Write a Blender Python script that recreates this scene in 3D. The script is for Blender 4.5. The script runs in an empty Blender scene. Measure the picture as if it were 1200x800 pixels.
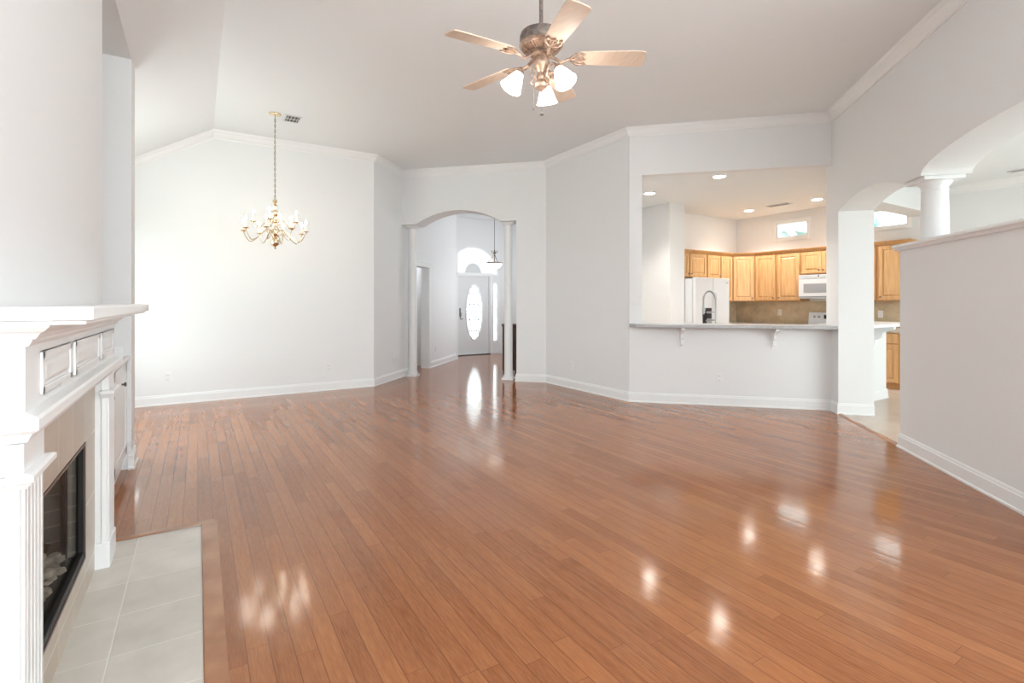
import bpy, bmesh, math, random
from mathutils import Vector, Matrix
from mathutils.geometry import tessellate_polygon
random.seed(7)
C = bpy.context.scene.collection
SC = bpy.context.scene
PI = math.pi
R = math.radians

# ------------------------------------------------------------------ camera, sky, lights, exposure
cam_d = bpy.data.cameras.new('camera'); cam = bpy.data.objects.new('camera', cam_d); C.objects.link(cam)
cam.location = (0, 0, 1.355); cam.rotation_euler = (R(90), 0, R(-31.9))
cam_d.sensor_fit = 'HORIZONTAL'; cam_d.sensor_width = 36.0
cam_d.lens = 36.0 * 591.5 / 1200.0; cam_d.shift_y = -46.3 / 1200.0
cam_d.clip_start = 0.05; cam_d.clip_end = 200
SC.camera = cam

SC.view_settings.view_transform = 'Standard'
try: SC.view_settings.look = 'None'
except Exception: pass
SC.view_settings.gamma = 1.0
SC.view_settings.use_curve_mapping = False
SC.view_settings.exposure = 0.74

world = bpy.data.worlds.new('sky'); SC.world = world; world.use_nodes = True
wn = world.node_tree.nodes; wl = world.node_tree.links
bg = wn['Background']
wtc = wn.new('ShaderNodeTexCoord'); wsep = wn.new('ShaderNodeSeparateXYZ'); wr = wn.new('ShaderNodeValToRGB')
wl.new(wtc.outputs['Generated'], wsep.inputs[0]); wl.new(wsep.outputs['Z'], wr.inputs[0])
wr.color_ramp.elements[0].position = 0.45; wr.color_ramp.elements[0].color = (0.80, 0.86, 0.86, 1)
wr.color_ramp.elements[1].position = 0.85; wr.color_ramp.elements[1].color = (0.80, 0.90, 1.0, 1)
wl.new(wr.outputs[0], bg.inputs[0]); bg.inputs[1].default_value = 4.5

def B45(s, q, z): return ((s-q)*0.70711, (s+q)*0.70711, z)
def area(name, loc, direction, sx, sy, power, col=(1, 1, 1)):
    l = bpy.data.lights.new(name, 'AREA'); l.shape = 'RECTANGLE'; l.size = sx; l.size_y = sy
    l.energy = power; l.color = col
    o = bpy.data.objects.new(name, l); C.objects.link(o); o.location = loc
    o.rotation_euler = Vector(direction).to_track_quat('-Z', 'Y').to_euler()
    return o
# daylight at unseen rear, breakfast, dining windows and entry glass, plus added fill lamps
DAY = (0.905, 0.955, 1.0)
area('rear_window_daylight', (1.45, -3.42, 1.75), (0, 1, 1.6), 2.9, 2.4, 205, DAY)
area('breakfast_window_daylight', (6.6, -1.93, 1.6), (0, 1, 0.5), 4.6, 1.9, 52, DAY)
area('dining_window_daylight', (-1.24, 6.6, 1.5), (1, -0.9, 0.7), 1.2, 1.8, 20, DAY)
area('entry_daylight', (6.1, 11.95, 1.05), (-0.1, -1, 0), 1.9, 1.9, 62, DAY)
area('foyer_fill_light', B45(11.3, 1.62, 2.0), (-1, 1, 0.2), 1.6, 1.6, 26, DAY)  # added fill lamp to brighten the foyer; this wall has no window
area('side_hall_fill_light', (3.55, 10.3, 2.4), (0, -0.2, -1), 0.5, 0.5, 6, DAY)  # added lamp lifting the dark hall behind the doorway

# ------------------------------------------------------------------ materials
def mat(name, col, rough=0.5, metal=0.0, spec=0.5, emis=None, estr=0.0, bump=0.0, bscale=40.0, coat=0.0):
    m = bpy.data.materials.new(name); m.use_nodes = True
    nt = m.node_tree; p = nt.nodes['Principled BSDF']
    p.inputs['Base Color'].default_value = (*col, 1); p.inputs['Roughness'].default_value = rough
    p.inputs['Metallic'].default_value = metal; p.inputs['Specular IOR Level'].default_value = spec
    p.inputs['Coat Weight'].default_value = coat
    if emis:
        p.inputs['Emission Color'].default_value = (*emis, 1); p.inputs['Emission Strength'].default_value = estr
    tc = nt.nodes.new('ShaderNodeTexCoord'); nz = nt.nodes.new('ShaderNodeTexNoise')
    nz.inputs['Scale'].default_value = bscale; nz.inputs['Detail'].default_value = 3
    nt.links.new(tc.outputs['Object'], nz.inputs['Vector'])
    if bump > 0:
        b = nt.nodes.new('ShaderNodeBump'); b.inputs['Strength'].default_value = bump; b.inputs['Distance'].default_value = 0.002
        nt.links.new(nz.outputs['Fac'], b.inputs['Height']); nt.links.new(b.outputs[0], p.inputs['Normal'])
    return m

def tint(m, c1, c2, scale=6.0, stretch=(1, 1, 1), detail=4):
    """procedural two-tone colour variation"""
    nt = m.node_tree; p = nt.nodes['Principled BSDF']
    tc = nt.nodes.new('ShaderNodeTexCoord'); mp = nt.nodes.new('ShaderNodeMapping'); nz = nt.nodes.new('ShaderNodeTexNoise')
    rp = nt.nodes.new('ShaderNodeValToRGB')
    mp.inputs['Scale'].default_value = stretch; nz.inputs['Scale'].default_value = scale; nz.inputs['Detail'].default_value = detail
    rp.color_ramp.elements[0].position = 0.35; rp.color_ramp.elements[0].color = (*c1, 1)
    rp.color_ramp.elements[1].position = 0.65; rp.color_ramp.elements[1].color = (*c2, 1)
    L = nt.links; L.new(tc.outputs['Object'], mp.inputs[0]); L.new(mp.outputs[0], nz.inputs['Vector'])
    L.new(nz.outputs['Fac'], rp.inputs[0]); L.new(rp.outputs[0], p.inputs['Base Color'])
    return m

M = {}
M['wall'] = mat('wall_paint', (0.85, 0.85, 0.85), 0.85, spec=0.2, bump=0.05, bscale=180)
M['ceiling'] = mat('ceiling_paint', (0.88, 0.90, 0.91), 0.95, spec=0.1, bump=0.08, bscale=120)
M['trim'] = mat('white_trim_paint', (0.89, 0.89, 0.89), 0.35, spec=0.45)
M['plate'] = mat('white_plastic', (0.84, 0.84, 0.83), 0.35)
M['slot'] = mat('dark_slot', (0.10, 0.10, 0.10), 0.6)
M['bar'] = tint(mat('grey_laminate', (0.52, 0.52, 0.53), 0.3), (0.42, 0.42, 0.43), (0.50, 0.50, 0.51), 60)
M['worktop'] = mat('cream_worktop', (0.62, 0.55, 0.45), 0.3)
M['white_app'] = mat('white_enamel', (0.78, 0.79, 0.81), 0.25, bump=0.02)
M['app_grey'] = mat('grey_plastic', (0.36, 0.36, 0.38), 0.35)
M['black'] = mat('black_plastic', (0.015, 0.015, 0.016), 0.3)
M['chrome'] = mat('brushed_steel', (0.42, 0.42, 0.43), 0.28, metal=1.0)
M['nickel'] = mat('dark_nickel', (0.16, 0.15, 0.14), 0.35, metal=0.9)
M['brass'] = tint(mat('polished_brass', (0.85, 0.60, 0.28), 0.18, metal=1.0), (0.66, 0.48, 0.27), (0.90, 0.80, 0.62), 12)
M['chain'] = mat('aged_chain', (0.34, 0.29, 0.22), 0.4, metal=0.8)
M['candle'] = mat('candle_sleeve', (0.90, 0.86, 0.76), 0.5)
M['bulb'] = mat('glowing_bulb', (1, 1, 1), 0.4, emis=(1.0, 0.90, 0.74), estr=58.0)
M['canlight'] = mat('glowing_downlight', (1, 1, 1), 0.4, emis=(1.0, 0.93, 0.83), estr=34.0)
M['shadeglow'] = mat('lit_frosted_glass', (1, 1, 1), 0.4, emis=(1.0, 0.95, 0.87), estr=9.0)
M['bowlglow'] = mat('lit_alabaster_bowl', (1, 1, 1), 0.4, emis=(1.0, 0.95, 0.84), estr=1.6)
M['copper'] = tint(mat('antique_copper', (0.40, 0.25, 0.17), 0.45, metal=0.55), (0.24, 0.165, 0.13), (0.54, 0.38, 0.28), 30)
M['pewter'] = tint(mat('weathered_pewter', (0.2, 0.17, 0.16), 0.5, metal=0.5), (0.15, 0.13, 0.125), (0.30, 0.24, 0.21), 40)
M['blade'] = tint(mat('pale_maple_blade', (0.72, 0.52, 0.36), 0.45), (0.68, 0.53, 0.41), (0.76, 0.61, 0.49), 10, (8, 1, 1))
M['maple'] = tint(mat('honey_maple', (0.64, 0.34, 0.13), 0.38), (0.66, 0.37, 0.16), (0.78, 0.48, 0.23), 3.5, (9, 9, 1), 5)
M['maple_dark'] = tint(mat('honey_maple_frame', (0.52, 0.25, 0.085), 0.4), (0.54, 0.27, 0.10), (0.64, 0.35, 0.14), 3.5, (9, 9, 1), 5)
M['darkwood'] = tint(mat('dark_brown_wood', (0.09, 0.045, 0.028), 0.45), (0.06, 0.03, 0.02), (0.13, 0.06, 0.035), 5, (10, 10, 1))
M['firemetal'] = mat('black_firebox_metal', (0.022, 0.021, 0.021), 0.4, metal=0.3)
M['bronze'] = mat('bronze_trim', (0.17, 0.115, 0.095), 0.35, metal=0.6)
M['log'] = tint(mat('ash_grey_log', (0.3, 0.27, 0.23), 0.9, bump=1.0, bscale=30), (0.22, 0.20, 0.18), (0.66, 0.60, 0.52), 14)
M['char'] = tint(mat('charred_log', (0.06, 0.05, 0.05), 0.9, bump=1.0, bscale=30), (0.02, 0.02, 0.02), (0.12, 0.10, 0.09), 14)
M['woodstrip'] = tint(mat('oak_border_strip', (0.40, 0.17, 0.075), 0.22, coat=0.3), (0.34, 0.135, 0.055), (0.46, 0.20, 0.09), 5, (1, 1, 1))
M['pleat'] = None
M['lead'] = mat('lead_came', (0.16, 0.165, 0.17), 0.4, metal=0.3)
M['door'] = mat('grey_white_door', (0.74, 0.745, 0.75), 0.45)
M['ground'] = tint(mat('lawn', (0.25, 0.30, 0.18), 0.9), (0.30, 0.33, 0.22), (0.42, 0.42, 0.32), 2)
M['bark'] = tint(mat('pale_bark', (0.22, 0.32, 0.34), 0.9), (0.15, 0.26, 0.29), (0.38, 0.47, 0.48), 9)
M['siding'] = mat('neighbour_siding', (0.42, 0.46, 0.47), 0.8)
M['roofing'] = tint(mat('neighbour_shingle', (0.2, 0.27, 0.28), 0.9), (0.30, 0.36, 0.37), (0.42, 0.47, 0.48), 12)

def glassmat(name, tcol, fr=0.06):
    m = bpy.data.materials.new(name); m.use_nodes = True; nt = m.node_tree
    nt.nodes.remove(nt.nodes['Principled BSDF'])
    o = nt.nodes['Material Output']; t = nt.nodes.new('ShaderNodeBsdfTransparent'); g = nt.nodes.new('ShaderNodeBsdfGlossy')
    x = nt.nodes.new('ShaderNodeMixShader'); t.inputs[0].default_value = (*tcol, 1); g.inputs['Roughness'].default_value = 0.03
    x.inputs[0].default_value = fr
    nt.links.new(t.outputs[0], x.inputs[1]); nt.links.new(g.outputs[0], x.inputs[2]); nt.links.new(x.outputs[0], o.inputs['Surface'])
    return m
def frosted():
    m = bpy.data.materials.new('obscure_door_glass'); m.use_nodes = True; nt = m.node_tree
    nt.nodes.remove(nt.nodes['Principled BSDF']); o = nt.nodes['Material Output']
    d = nt.nodes.new('ShaderNodeBsdfTransparent'); t = nt.nodes.new('ShaderNodeBsdfTranslucent'); x = nt.nodes.new('ShaderNodeMixShader')
    d.inputs[0].default_value = (0.56, 0.58, 0.58, 1); t.inputs[0].default_value = (0.58, 0.60, 0.60, 1); x.inputs[0].default_value = 0.72
    nt.links.new(d.outputs[0], x.inputs[1]); nt.links.new(t.outputs[0], x.inputs[2]); nt.links.new(x.outputs[0], o.inputs['Surface'])
    return m
M['frosted'] = frosted()
M['glass'] = glassmat('window_glass', (0.95, 0.98, 0.98))
M['fireglass'] = glassmat('smoked_fire_glass', (0.80, 0.78, 0.76), 0.05)
def pleatmat():
    m = bpy.data.materials.new('pleated_paper'); m.use_nodes = True; nt = m.node_tree
    nt.nodes.remove(nt.nodes['Principled BSDF']); o = nt.nodes['Material Output']
    d = nt.nodes.new('ShaderNodeBsdfDiffuse'); t = nt.nodes.new('ShaderNodeBsdfTranslucent'); x = nt.nodes.new('ShaderNodeMixShader')
    d.inputs[0].default_value = (0.85, 0.85, 0.85, 1); t.inputs[0].default_value = (0.85, 0.86, 0.86, 1); x.inputs[0].default_value = 0.17
    nt.links.new(d.outputs[0], x.inputs[1]); nt.links.new(t.outputs[0], x.inputs[2]); nt.links.new(x.outputs[0], o.inputs['Surface'])
    return m
M['pleat'] = pleatmat()

class NB:
    def __init__(s, nt): s.nt = nt
    def m(s, op, a, b=None, c=None):
        n = s.nt.nodes.new('ShaderNodeMath'); n.operation = op
        for i, v in enumerate((a, b, c)):
            if v is None: continue
            if isinstance(v, (int, float)): n.inputs[i].default_value = v
            else: s.nt.links.new(v, n.inputs[i])
        return n.outputs[0]

def plank_floor():
    m = bpy.data.materials.new('oak_plank_floor'); m.use_nodes = True; nt = m.node_tree; L = nt.links
    p = nt.nodes['Principled BSDF']; nb = NB(nt)
    tc = nt.nodes.new('ShaderNodeTexCoord'); sp = nt.nodes.new('ShaderNodeSeparateXYZ'); L.new(tc.outputs['Object'], sp.inputs[0])
    W = 0.080; LEN = 1.15
    u = nb.m('DIVIDE', nb.m('SUBTRACT', sp.outputs['X'], 0.16), W); row = nb.m('FLOOR', u); fu = nb.m('SUBTRACT', u, row)
    wn1 = nt.nodes.new('ShaderNodeTexWhiteNoise'); wn1.noise_dimensions = '1D'; L.new(row, wn1.inputs['W'])
    v = nb.m('ADD', nb.m('DIVIDE', sp.outputs['Y'], LEN), nb.m('MULTIPLY', wn1.outputs['Value'], 7.0)); bd = nb.m('FLOOR', v); fv = nb.m('SUBTRACT', v, bd)
    cb = nt.nodes.new('ShaderNodeCombineXYZ'); L.new(row, cb.inputs[0]); L.new(bd, cb.inputs[1])
    wn2 = nt.nodes.new('ShaderNodeTexWhiteNoise'); wn2.noise_dimensions = '3D'; L.new(cb.outputs[0], wn2.inputs['Vector'])
    du = nb.m('MULTIPLY', nb.m('MINIMUM', fu, nb.m('SUBTRACT', 1.0, fu)), W)
    dv = nb.m('MULTIPLY', nb.m('MINIMUM', fv, nb.m('SUBTRACT', 1.0, fv)), LEN)
    dist = nb.m('MINIMUM', du, nb.m('MULTIPLY', dv, 1.6))
    seam = nt.nodes.new('ShaderNodeMapRange'); seam.inputs['From Min'].default_value = 0.0004; seam.inputs['From Max'].default_value = 0.0030
    L.new(dist, seam.inputs['Value'])
    # grain, stretched along Y and shifted per board
    cg = nt.nodes.new('ShaderNodeCombineXYZ')
    L.new(nb.m('ADD', nb.m('MULTIPLY', sp.outputs['X'], 22.0), nb.m('MULTIPLY', wn2.outputs['Value'], 40.0)), cg.inputs[0])
    L.new(nb.m('MULTIPLY', sp.outputs['Y'], 1.6), cg.inputs[1])
    nz = nt.nodes.new('ShaderNodeTexNoise'); nz.inputs['Scale'].default_value = 0.9; nz.inputs['Detail'].default_value = 4; nz.inputs['Distortion'].default_value = 2.2
    L.new(cg.outputs[0], nz.inputs['Vector'])
    nf = nt.nodes.new('ShaderNodeTexNoise'); nf.inputs['Scale'].default_value = 9.0; nf.inputs['Detail'].default_value = 4
    L.new(cg.outputs[0], nf.inputs['Vector'])
    r1 = nt.nodes.new('ShaderNodeValToRGB')
    r1.color_ramp.elements[0].position = 0.0; r1.color_ramp.elements[0].color = FLOOR_DARK
    r1.color_ramp.elements[1].position = 1.0; r1.color_ramp.elements[1].color = FLOOR_LIGHT
    f = nb.m('ADD', nb.m('MULTIPLY', wn2.outputs['Value'], 0.34), nb.m('ADD', nb.m('MULTIPLY', nz.outputs['Fac'], 0.62), nb.m('MULTIPLY', nb.m('SUBTRACT', nf.outputs['Fac'], 0.5), 0.75)))
    L.new(f, r1.inputs[0])
    mx = nt.nodes.new('ShaderNodeMix'); mx.data_type = 'RGBA'
    mx.inputs['A'].default_value = (0.20, 0.07, 0.028, 1); L.new(r1.outputs[0], mx.inputs['B']); L.new(seam.outputs[0], mx.inputs['Factor'])
    L.new(mx.outputs['Result'], p.inputs['Base Color'])
    # gentle continuous waviness plus a shallow crown on each board
    lw = nt.nodes.new('ShaderNodeTexNoise'); lw.inputs['Scale'].default_value = 7.0; lw.inputs['Detail'].default_value = 2
    cw = nt.nodes.new('ShaderNodeCombineXYZ'); L.new(nb.m('MULTIPLY', sp.outputs['X'], 0.8), cw.inputs[0]); L.new(nb.m('MULTIPLY', sp.outputs['Y'], 1.3), cw.inputs[1])
    L.new(cw.outputs[0], lw.inputs['Vector'])
    crown = nb.m('MULTIPLY', nb.m('MULTIPLY', nb.m('MULTIPLY', fu, nb.m('SUBTRACT', 1.0, fu)), 0.0022), nb.m('SUBTRACT', wn1.outputs['Value'], 0.15))
    hh = nb.m('ADD', nb.m('MULTIPLY', lw.outputs['Fac'], 0.0010), crown)
    b = nt.nodes.new('ShaderNodeBump'); b.inputs['Strength'].default_value = 0.55; b.inputs['Distance'].default_value = 1.0
    L.new(hh, b.inputs['Height']); L.new(b.outputs[0], p.inputs['Normal'])
    p.inputs['Roughness'].default_value = 0.115; p.inputs['Specular IOR Level'].default_value = 0.6
    p.inputs['Coat Weight'].default_value = 0.0; p.inputs['Coat Roughness'].default_value = 0.10
    return m
FLOOR_DARK = (0.22, 0.066, 0.020, 1); FLOOR_LIGHT = (0.52, 0.205, 0.076, 1)
M['floor'] = plank_floor()

def tile_mat(name, axes, size, phase, c1, c2, grout, gw=0.004, rough=0.35, rot=0.0, nscale=3.0):
    m = bpy.data.materials.new(name); m.use_nodes = True; nt = m.node_tree; L = nt.links
    p = nt.nodes['Principled BSDF']; nb = NB(nt)
    tc = nt.nodes.new('ShaderNodeTexCoord'); sp = nt.nodes.new('ShaderNodeSeparateXYZ'); L.new(tc.outputs['Object'], sp.inputs[0])
    a, b_ = sp.outputs[axes[0]], sp.outputs[axes[1]]
    if rot:
        c, s = math.cos(rot), math.sin(rot)
        a, b_ = nb.m('ADD', nb.m('MULTIPLY', a, c), nb.m('MULTIPLY', b_, s)), nb.m('SUBTRACT', nb.m('MULTIPLY', b_, c), nb.m('MULTIPLY', a, s))
    u = nb.m('DIVIDE', nb.m('SUBTRACT', a, phase[0]), size[0]); v = nb.m('DIVIDE', nb.m('SUBTRACT', b_, phase[1]), size[1])
    fu = nb.m('FRACT', u); fv = nb.m('FRACT', v)
    du = nb.m('MULTIPLY', nb.m('MINIMUM', fu, nb.m('SUBTRACT', 1.0, fu)), size[0]); dv = nb.m('MULTIPLY', nb.m('MINIMUM', fv, nb.m('SUBTRACT', 1.0, fv)), size[1])
    mr = nt.nodes.new('ShaderNodeMapRange'); mr.inputs['From Min'].default_value = gw * 0.35; mr.inputs['From Max'].default_value = gw * 0.65
    L.new(nb.m('MINIMUM', du, dv), mr.inputs['Value'])
    cb = nt.nodes.new('ShaderNodeCombineXYZ'); L.new(nb.m('FLOOR', u), cb.inputs[0]); L.new(nb.m('FLOOR', v), cb.inputs[1])
    w = nt.nodes.new('ShaderNodeTexWhiteNoise'); w.noise_dimensions = '3D'; L.new(cb.outputs[0], w.inputs['Vector'])
    nz = nt.nodes.new('ShaderNodeTexNoise'); nz.inputs['Scale'].default_value = nscale; nz.inputs['Detail'].default_value = 6
    L.new(tc.outputs['Object'], nz.inputs['Vector'])
    r = nt.nodes.new('ShaderNodeValToRGB'); r.color_ramp.elements[0].color = (*c1, 1); r.color_ramp.elements[1].color = (*c2, 1)
    r.color_ramp.elements[0].position = 0.3; r.color_ramp.elements[1].position = 0.75
    L.new(nb.m('ADD', nb.m('MULTIPLY', nz.outputs['Fac'], 0.75), nb.m('MULTIPLY', w.outputs['Value'], 0.25)), r.inputs[0])
    mx = nt.nodes.new('ShaderNodeMix'); mx.data_type = 'RGBA'; mx.inputs['A'].default_value = (*grout, 1)
    L.new(r.outputs[0], mx.inputs['B']); L.new(mr.outputs[0], mx.inputs['Factor']); L.new(mx.outputs['Result'], p.inputs['Base Color'])
    bp = nt.nodes.new('ShaderNodeBump'); bp.inputs['Strength'].default_value = 0.4; bp.inputs['Distance'].default_value = 0.002
    L.new(mr.outputs[0], bp.inputs['Height']); L.new(bp.outputs[0], p.inputs['Normal'])
    p.inputs['Roughness'].default_value = rough
    return m
M['hearth'] = tile_mat('hearth_tile', ('X', 'Y'), (0.305, 0.305), (0.018, 2.74), (0.60, 0.555, 0.50), (0.77, 0.725, 0.665), (0.80, 0.765, 0.70), 0.006, 0.35, nscale=5)
M['surround'] = tile_mat('surround_tile', ('Y', 'Z'), (0.262, 0.305), (2.24, 0.71), (0.50, 0.415, 0.335), (0.60, 0.52, 0.44), (0.72, 0.65, 0.57), 0.008, 0.3)
M['ktile'] = tile_mat('kitchen_floor_tile', ('X', 'Y'), (0.33, 0.33), (0.1, 0.2), (0.56, 0.44, 0.36), (0.68, 0.57, 0.48), (0.60, 0.52, 0.45), 0.006, 0.3, rot=R(45))
M['splash'] = tile_mat('backsplash_tile', ('Y', 'Z'), (0.15, 0.15), (0.0, 0.93), (0.50, 0.39, 0.25), (0.68, 0.55, 0.38), (0.60, 0.49, 0.35), 0.005, 0.35, rot=R(45), nscale=9)
M['splash_x'] = tile_mat('backsplash_tile_side', ('X', 'Z'), (0.15, 0.15), (0.0, 0.93), (0.50, 0.39, 0.25), (0.68, 0.55, 0.38), (0.60, 0.49, 0.35), 0.005, 0.35, rot=R(45), nscale=9)
M['brick'] = tile_mat('firebrick_panel', ('Y', 'Z'), (0.20, 0.07), (0, 0), (0.22, 0.20, 0.18), (0.32, 0.29, 0.26), (0.38, 0.35, 0.32), 0.008, 0.9)

# ------------------------------------------------------------------ mesh helpers
class MB:
    def __init__(s): s.bm = bmesh.new()
    def v(s, p): return s.bm.verts.new(p)
    def face(s, vs):
        try: return s.bm.faces.new(vs)
        except ValueError: return None
    def box(s, x0, x1, y0, y1, z0, z1, m=None):
        if x0 > x1: x0, x1 = x1, x0
        if y0 > y1: y0, y1 = y1, y0
        if z0 > z1: z0, z1 = z1, z0
        ps = [Vector(p) for p in ((x0,y0,z0),(x1,y0,z0),(x1,y1,z0),(x0,y1,z0),(x0,y0,z1),(x1,y0,z1),(x1,y1,z1),(x0,y1,z1))]
        if m: ps = [m @ p for p in ps]
        v = [s.v(p) for p in ps]
        for f in ((0,3,2,1),(4,5,6,7),(0,1,5,4),(1,2,6,5),(2,3,7,6),(3,0,4,7)): s.face([v[i] for i in f])
        return s
    def frustum(s, x0, x1, z0, z1, y0, y1, inset):
        """box whose front (y1) face is inset: raised panel"""
        a = [s.v(p) for p in ((x0,y0,z0),(x1,y0,z0),(x1,y0,z1),(x0,y0,z1))]
        i = inset
        b = [s.v(p) for p in ((x0+i,y1,z0+i),(x1-i,y1,z0+i),(x1-i,y1,z1-i),(x0+i,y1,z1-i))]
        s.face(a); s.face(b[::-1])
        for k in range(4): s.face([a[k], b[k], b[(k+1)%4], a[(k+1)%4]])
        return s
    def prism(s, O, U, V, N, t, outer, holes=()):
        """2D outline (with holes) in axes U,V extruded by t along N"""
        O, U, V, N = Vector(O), Vector(U), Vector(V), Vector(N)
        loops = [list(outer)] + [list(h) for h in holes]
        tri = tessellate_polygon([[Vector((a, b, 0)) for a, b in l] for l in loops])
        flat = [p for l in loops for p in l]
        A = [s.v(O + U*a + V*b) for a, b in flat]; B = [s.v(O + U*a + V*b + N*t) for a, b in flat]
        for f in tri:
            s.face([A[i] for i in f]); s.face([B[i] for i in reversed(f)])
        k = 0
        for l in loops:
            n = len(l)
            for i in range(n):
                j = (i+1) % n; s.face([A[k+i], A[k+j], B[k+j], B[k+i]])
            k += n
        return s
    def lathe(s, prof, c=(0,0,0), seg=24, m=None, ring=False):
        rings = []
        for r, z in prof:
            if r < 1e-6:
                p = Vector((c[0], c[1], c[2]+z)); rings.append([s.v(m @ p if m else p)])
            else:
                rr = []
                for i in range(seg):
                    a = 2*PI*i/seg; p = Vector((c[0]+r*math.cos(a), c[1]+r*math.sin(a), c[2]+z)); rr.append(s.v(m @ p if m else p))
                rings.append(rr)
        for a, b in zip(rings, rings[1:]):
            if len(a) == 1 and len(b) == 1: continue
            for i in range(seg):
                j = (i+1) % seg
                if len(a) == 1: s.face([a[0], b[i], b[j]])
                elif len(b) == 1: s.face([a[i], b[0], a[j]])
                else: s.face([a[i], b[i], b[j], a[j]])
        if ring:
            a, b = rings[-1], rings[0]
            for i in range(seg): j = (i+1) % seg; s.face([a[i], b[i], b[j], a[j]])
            return s
        for rg_, rev in ((rings[0], False), (rings[-1], True)):
            if len(rg_) > 1: s.face(rg_[::-1] if rev else rg_)
        return s
    def tube(s, pts, r, seg=8, caps=True):
        pts = [Vector(p) for p in pts]; n = len(pts)
        rs = r if isinstance(r, (list, tuple)) else [r]*n
        prev = None; rings = []
        for i, p in enumerate(pts):
            d = (pts[min(i+1, n-1)] - pts[max(i-1, 0)]).normalized()
            if prev is None:
                up = Vector((0,0,1)) if abs(d.z) < 0.9 else Vector((1,0,0)); x = d.cross(up).normalized()
            else:
                x = (prev - d*prev.dot(d)).normalized()
            prev = x; y = d.cross(x)
            rings.append([s.v(p + (x*math.cos(2*PI*k/seg) + y*math.sin(2*PI*k/seg))*rs[i]) for k in range(seg)])
        for a, b in zip(rings, rings[1:]):
            for k in range(seg):
                j = (k+1) % seg; s.face([a[k], a[j], b[j], b[k]])
        if caps: s.face(rings[0][::-1]); s.face(rings[-1])
        return s
    def sweep(s, path, prof, closed=False):
        """profile (offset to the right of travel, z) mitred along a 2D path"""
        P = [Vector(p) for p in path]; n = len(P); rings = []
        for i in range(n):
            dirs = []
            if i > 0 or closed: dirs.append((P[i]-P[i-1]).normalized())
            if i < n-1 or closed: dirs.append((P[(i+1)%n]-P[i]).normalized())
            nrm = [Vector((d.y, -d.x)) for d in dirs]
            if len(nrm) == 2:
                b = (nrm[0]+nrm[1]).normalized(); k = 1/max(0.2, b.dot(nrm[0])); mv = b*k
            else: mv = nrm[0]
            rings.append([s.v((P[i].x+mv.x*o, P[i].y+mv.y*o, z)) for o, z in prof])
        m = len(prof)
        prs = list(zip(rings, rings[1:])) + ([(rings[-1], rings[0])] if closed else [])
        for a, b in prs:
            for k in range(m):
                j = (k+1) % m; s.face([a[k], a[j], b[j], b[k]])
        if not closed: s.face(rings[0][::-1]); s.face(rings[-1])
        return s
    def build(s, name, material, parent=None, smooth=False, bevel=0.0, seg=2):
        bmesh.ops.remove_doubles(s.bm, verts=s.bm.verts, dist=1e-6)
        bmesh.ops.recalc_face_normals(s.bm, faces=s.bm.faces)
        me = bpy.data.meshes.new(name); s.bm.to_mesh(me); s.bm.free()
        o = bpy.data.objects.new(name, me); C.objects.link(o); me.materials.append(material)
        if smooth:
            for p in me.polygons: p.use_smooth = True
            try: me.set_sharp_from_angle(angle=R(38))
            except Exception: pass
        if bevel > 0:
            b = o.modifiers.new('edge', 'BEVEL'); b.width = bevel; b.segments = seg; b.limit_method = 'ANGLE'; b.angle_limit = R(40)
        if parent: o.parent = parent
        return o

def thing(name, label, cat, loc=(0,0,0), rotz=0.0, group=None):
    o = bpy.data.objects.new(name, None); C.objects.link(o); o.location = loc; o.rotation_euler = (0,0,rotz)
    o.empty_display_size = 0.1; o['label'] = label; o['category'] = cat
    if group: o['group'] = group
    return o
def struct(o, label=None):
    o['kind'] = 'structure'
    if label: o['label'] = label
    return o
def tag(o, label, cat, group=None):
    o['label'] = label; o['category'] = cat
    if group: o['group'] = group
    return o
def copy_tree(o, parent=None):
    c = o.copy(); C.objects.link(c); c.parent = parent
    for ch in list(o.children): copy_tree(ch, c)
    return c

S2 = math.sqrt(0.5)
def B(s, q): return ((s-q)*S2, (s+q)*S2)          # the 45-degree wing of the house
ZB = Vector((0, 0, 1)); US = Vector((S2, S2, 0)); UM = Vector((S2, -S2, 0))   # along s, along -q
ROT = R(-45)
H = 3.71; KH = 3.10; FH = 3.50

# ------------------------------------------------------------------ floors and ceilings
def poly_slab(name, pts, z0, z1, m):
    o = MB().prism((0,0,z0), (1,0,0), (0,1,0), (0,0,1), z1-z0, pts).build(name, m); return struct(o)
q0 = -2.50
liv = [(-1.35,-3.6),(3.42,-3.6),(3.42,-0.1),B(6.86,-2.47),B(7.1,-2.47),B(7.1,0.0),(5.04,5.05),(5.04,6.9),B(8.5,1.35),
       B(8.5,1.55),(5.2,7.5),(9.4,11.6),(4.2,11.6),B(9.75,5.5),B(8.0,5.5),(2.35,8.12),(-1.35,8.12)]
poly_slab('floor', [(-1.35,-3.6),(3.42,-3.6),B(2.3,-2.50),B(7.1,-2.50),B(7.1,0.0),(5.04,5.05),(5.04,6.98),(9.4,11.55),(9.4,12.0),(3.5,12.0),B(10.2,5.6),B(7.0,5.6),(2.0,8.15),(-1.35,8.15)], -0.12, 0.0, M['floor'])
poly_slab('floor_kitchen', [(5.05,6.98),(5.05,5.06),B(7.11,0.0),B(7.11,-2.505),B(2.3,-2.505),(3.43,-2.1),(9.85,-2.1),(9.85,6.98)], -0.12, -0.001, M['ktile'])
poly_slab('ceiling', [(0.18,-3.6),(3.42,-3.6),B(2.25,-2.56),B(7.12,-2.56),B(7.12,0.0),(5.05,5.08),(5.05,6.96),B(8.55,1.35),B(8.55,4.06),(2.42,8.12),(0.18,8.12)], H, H+0.1, M['ceiling'])
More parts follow.
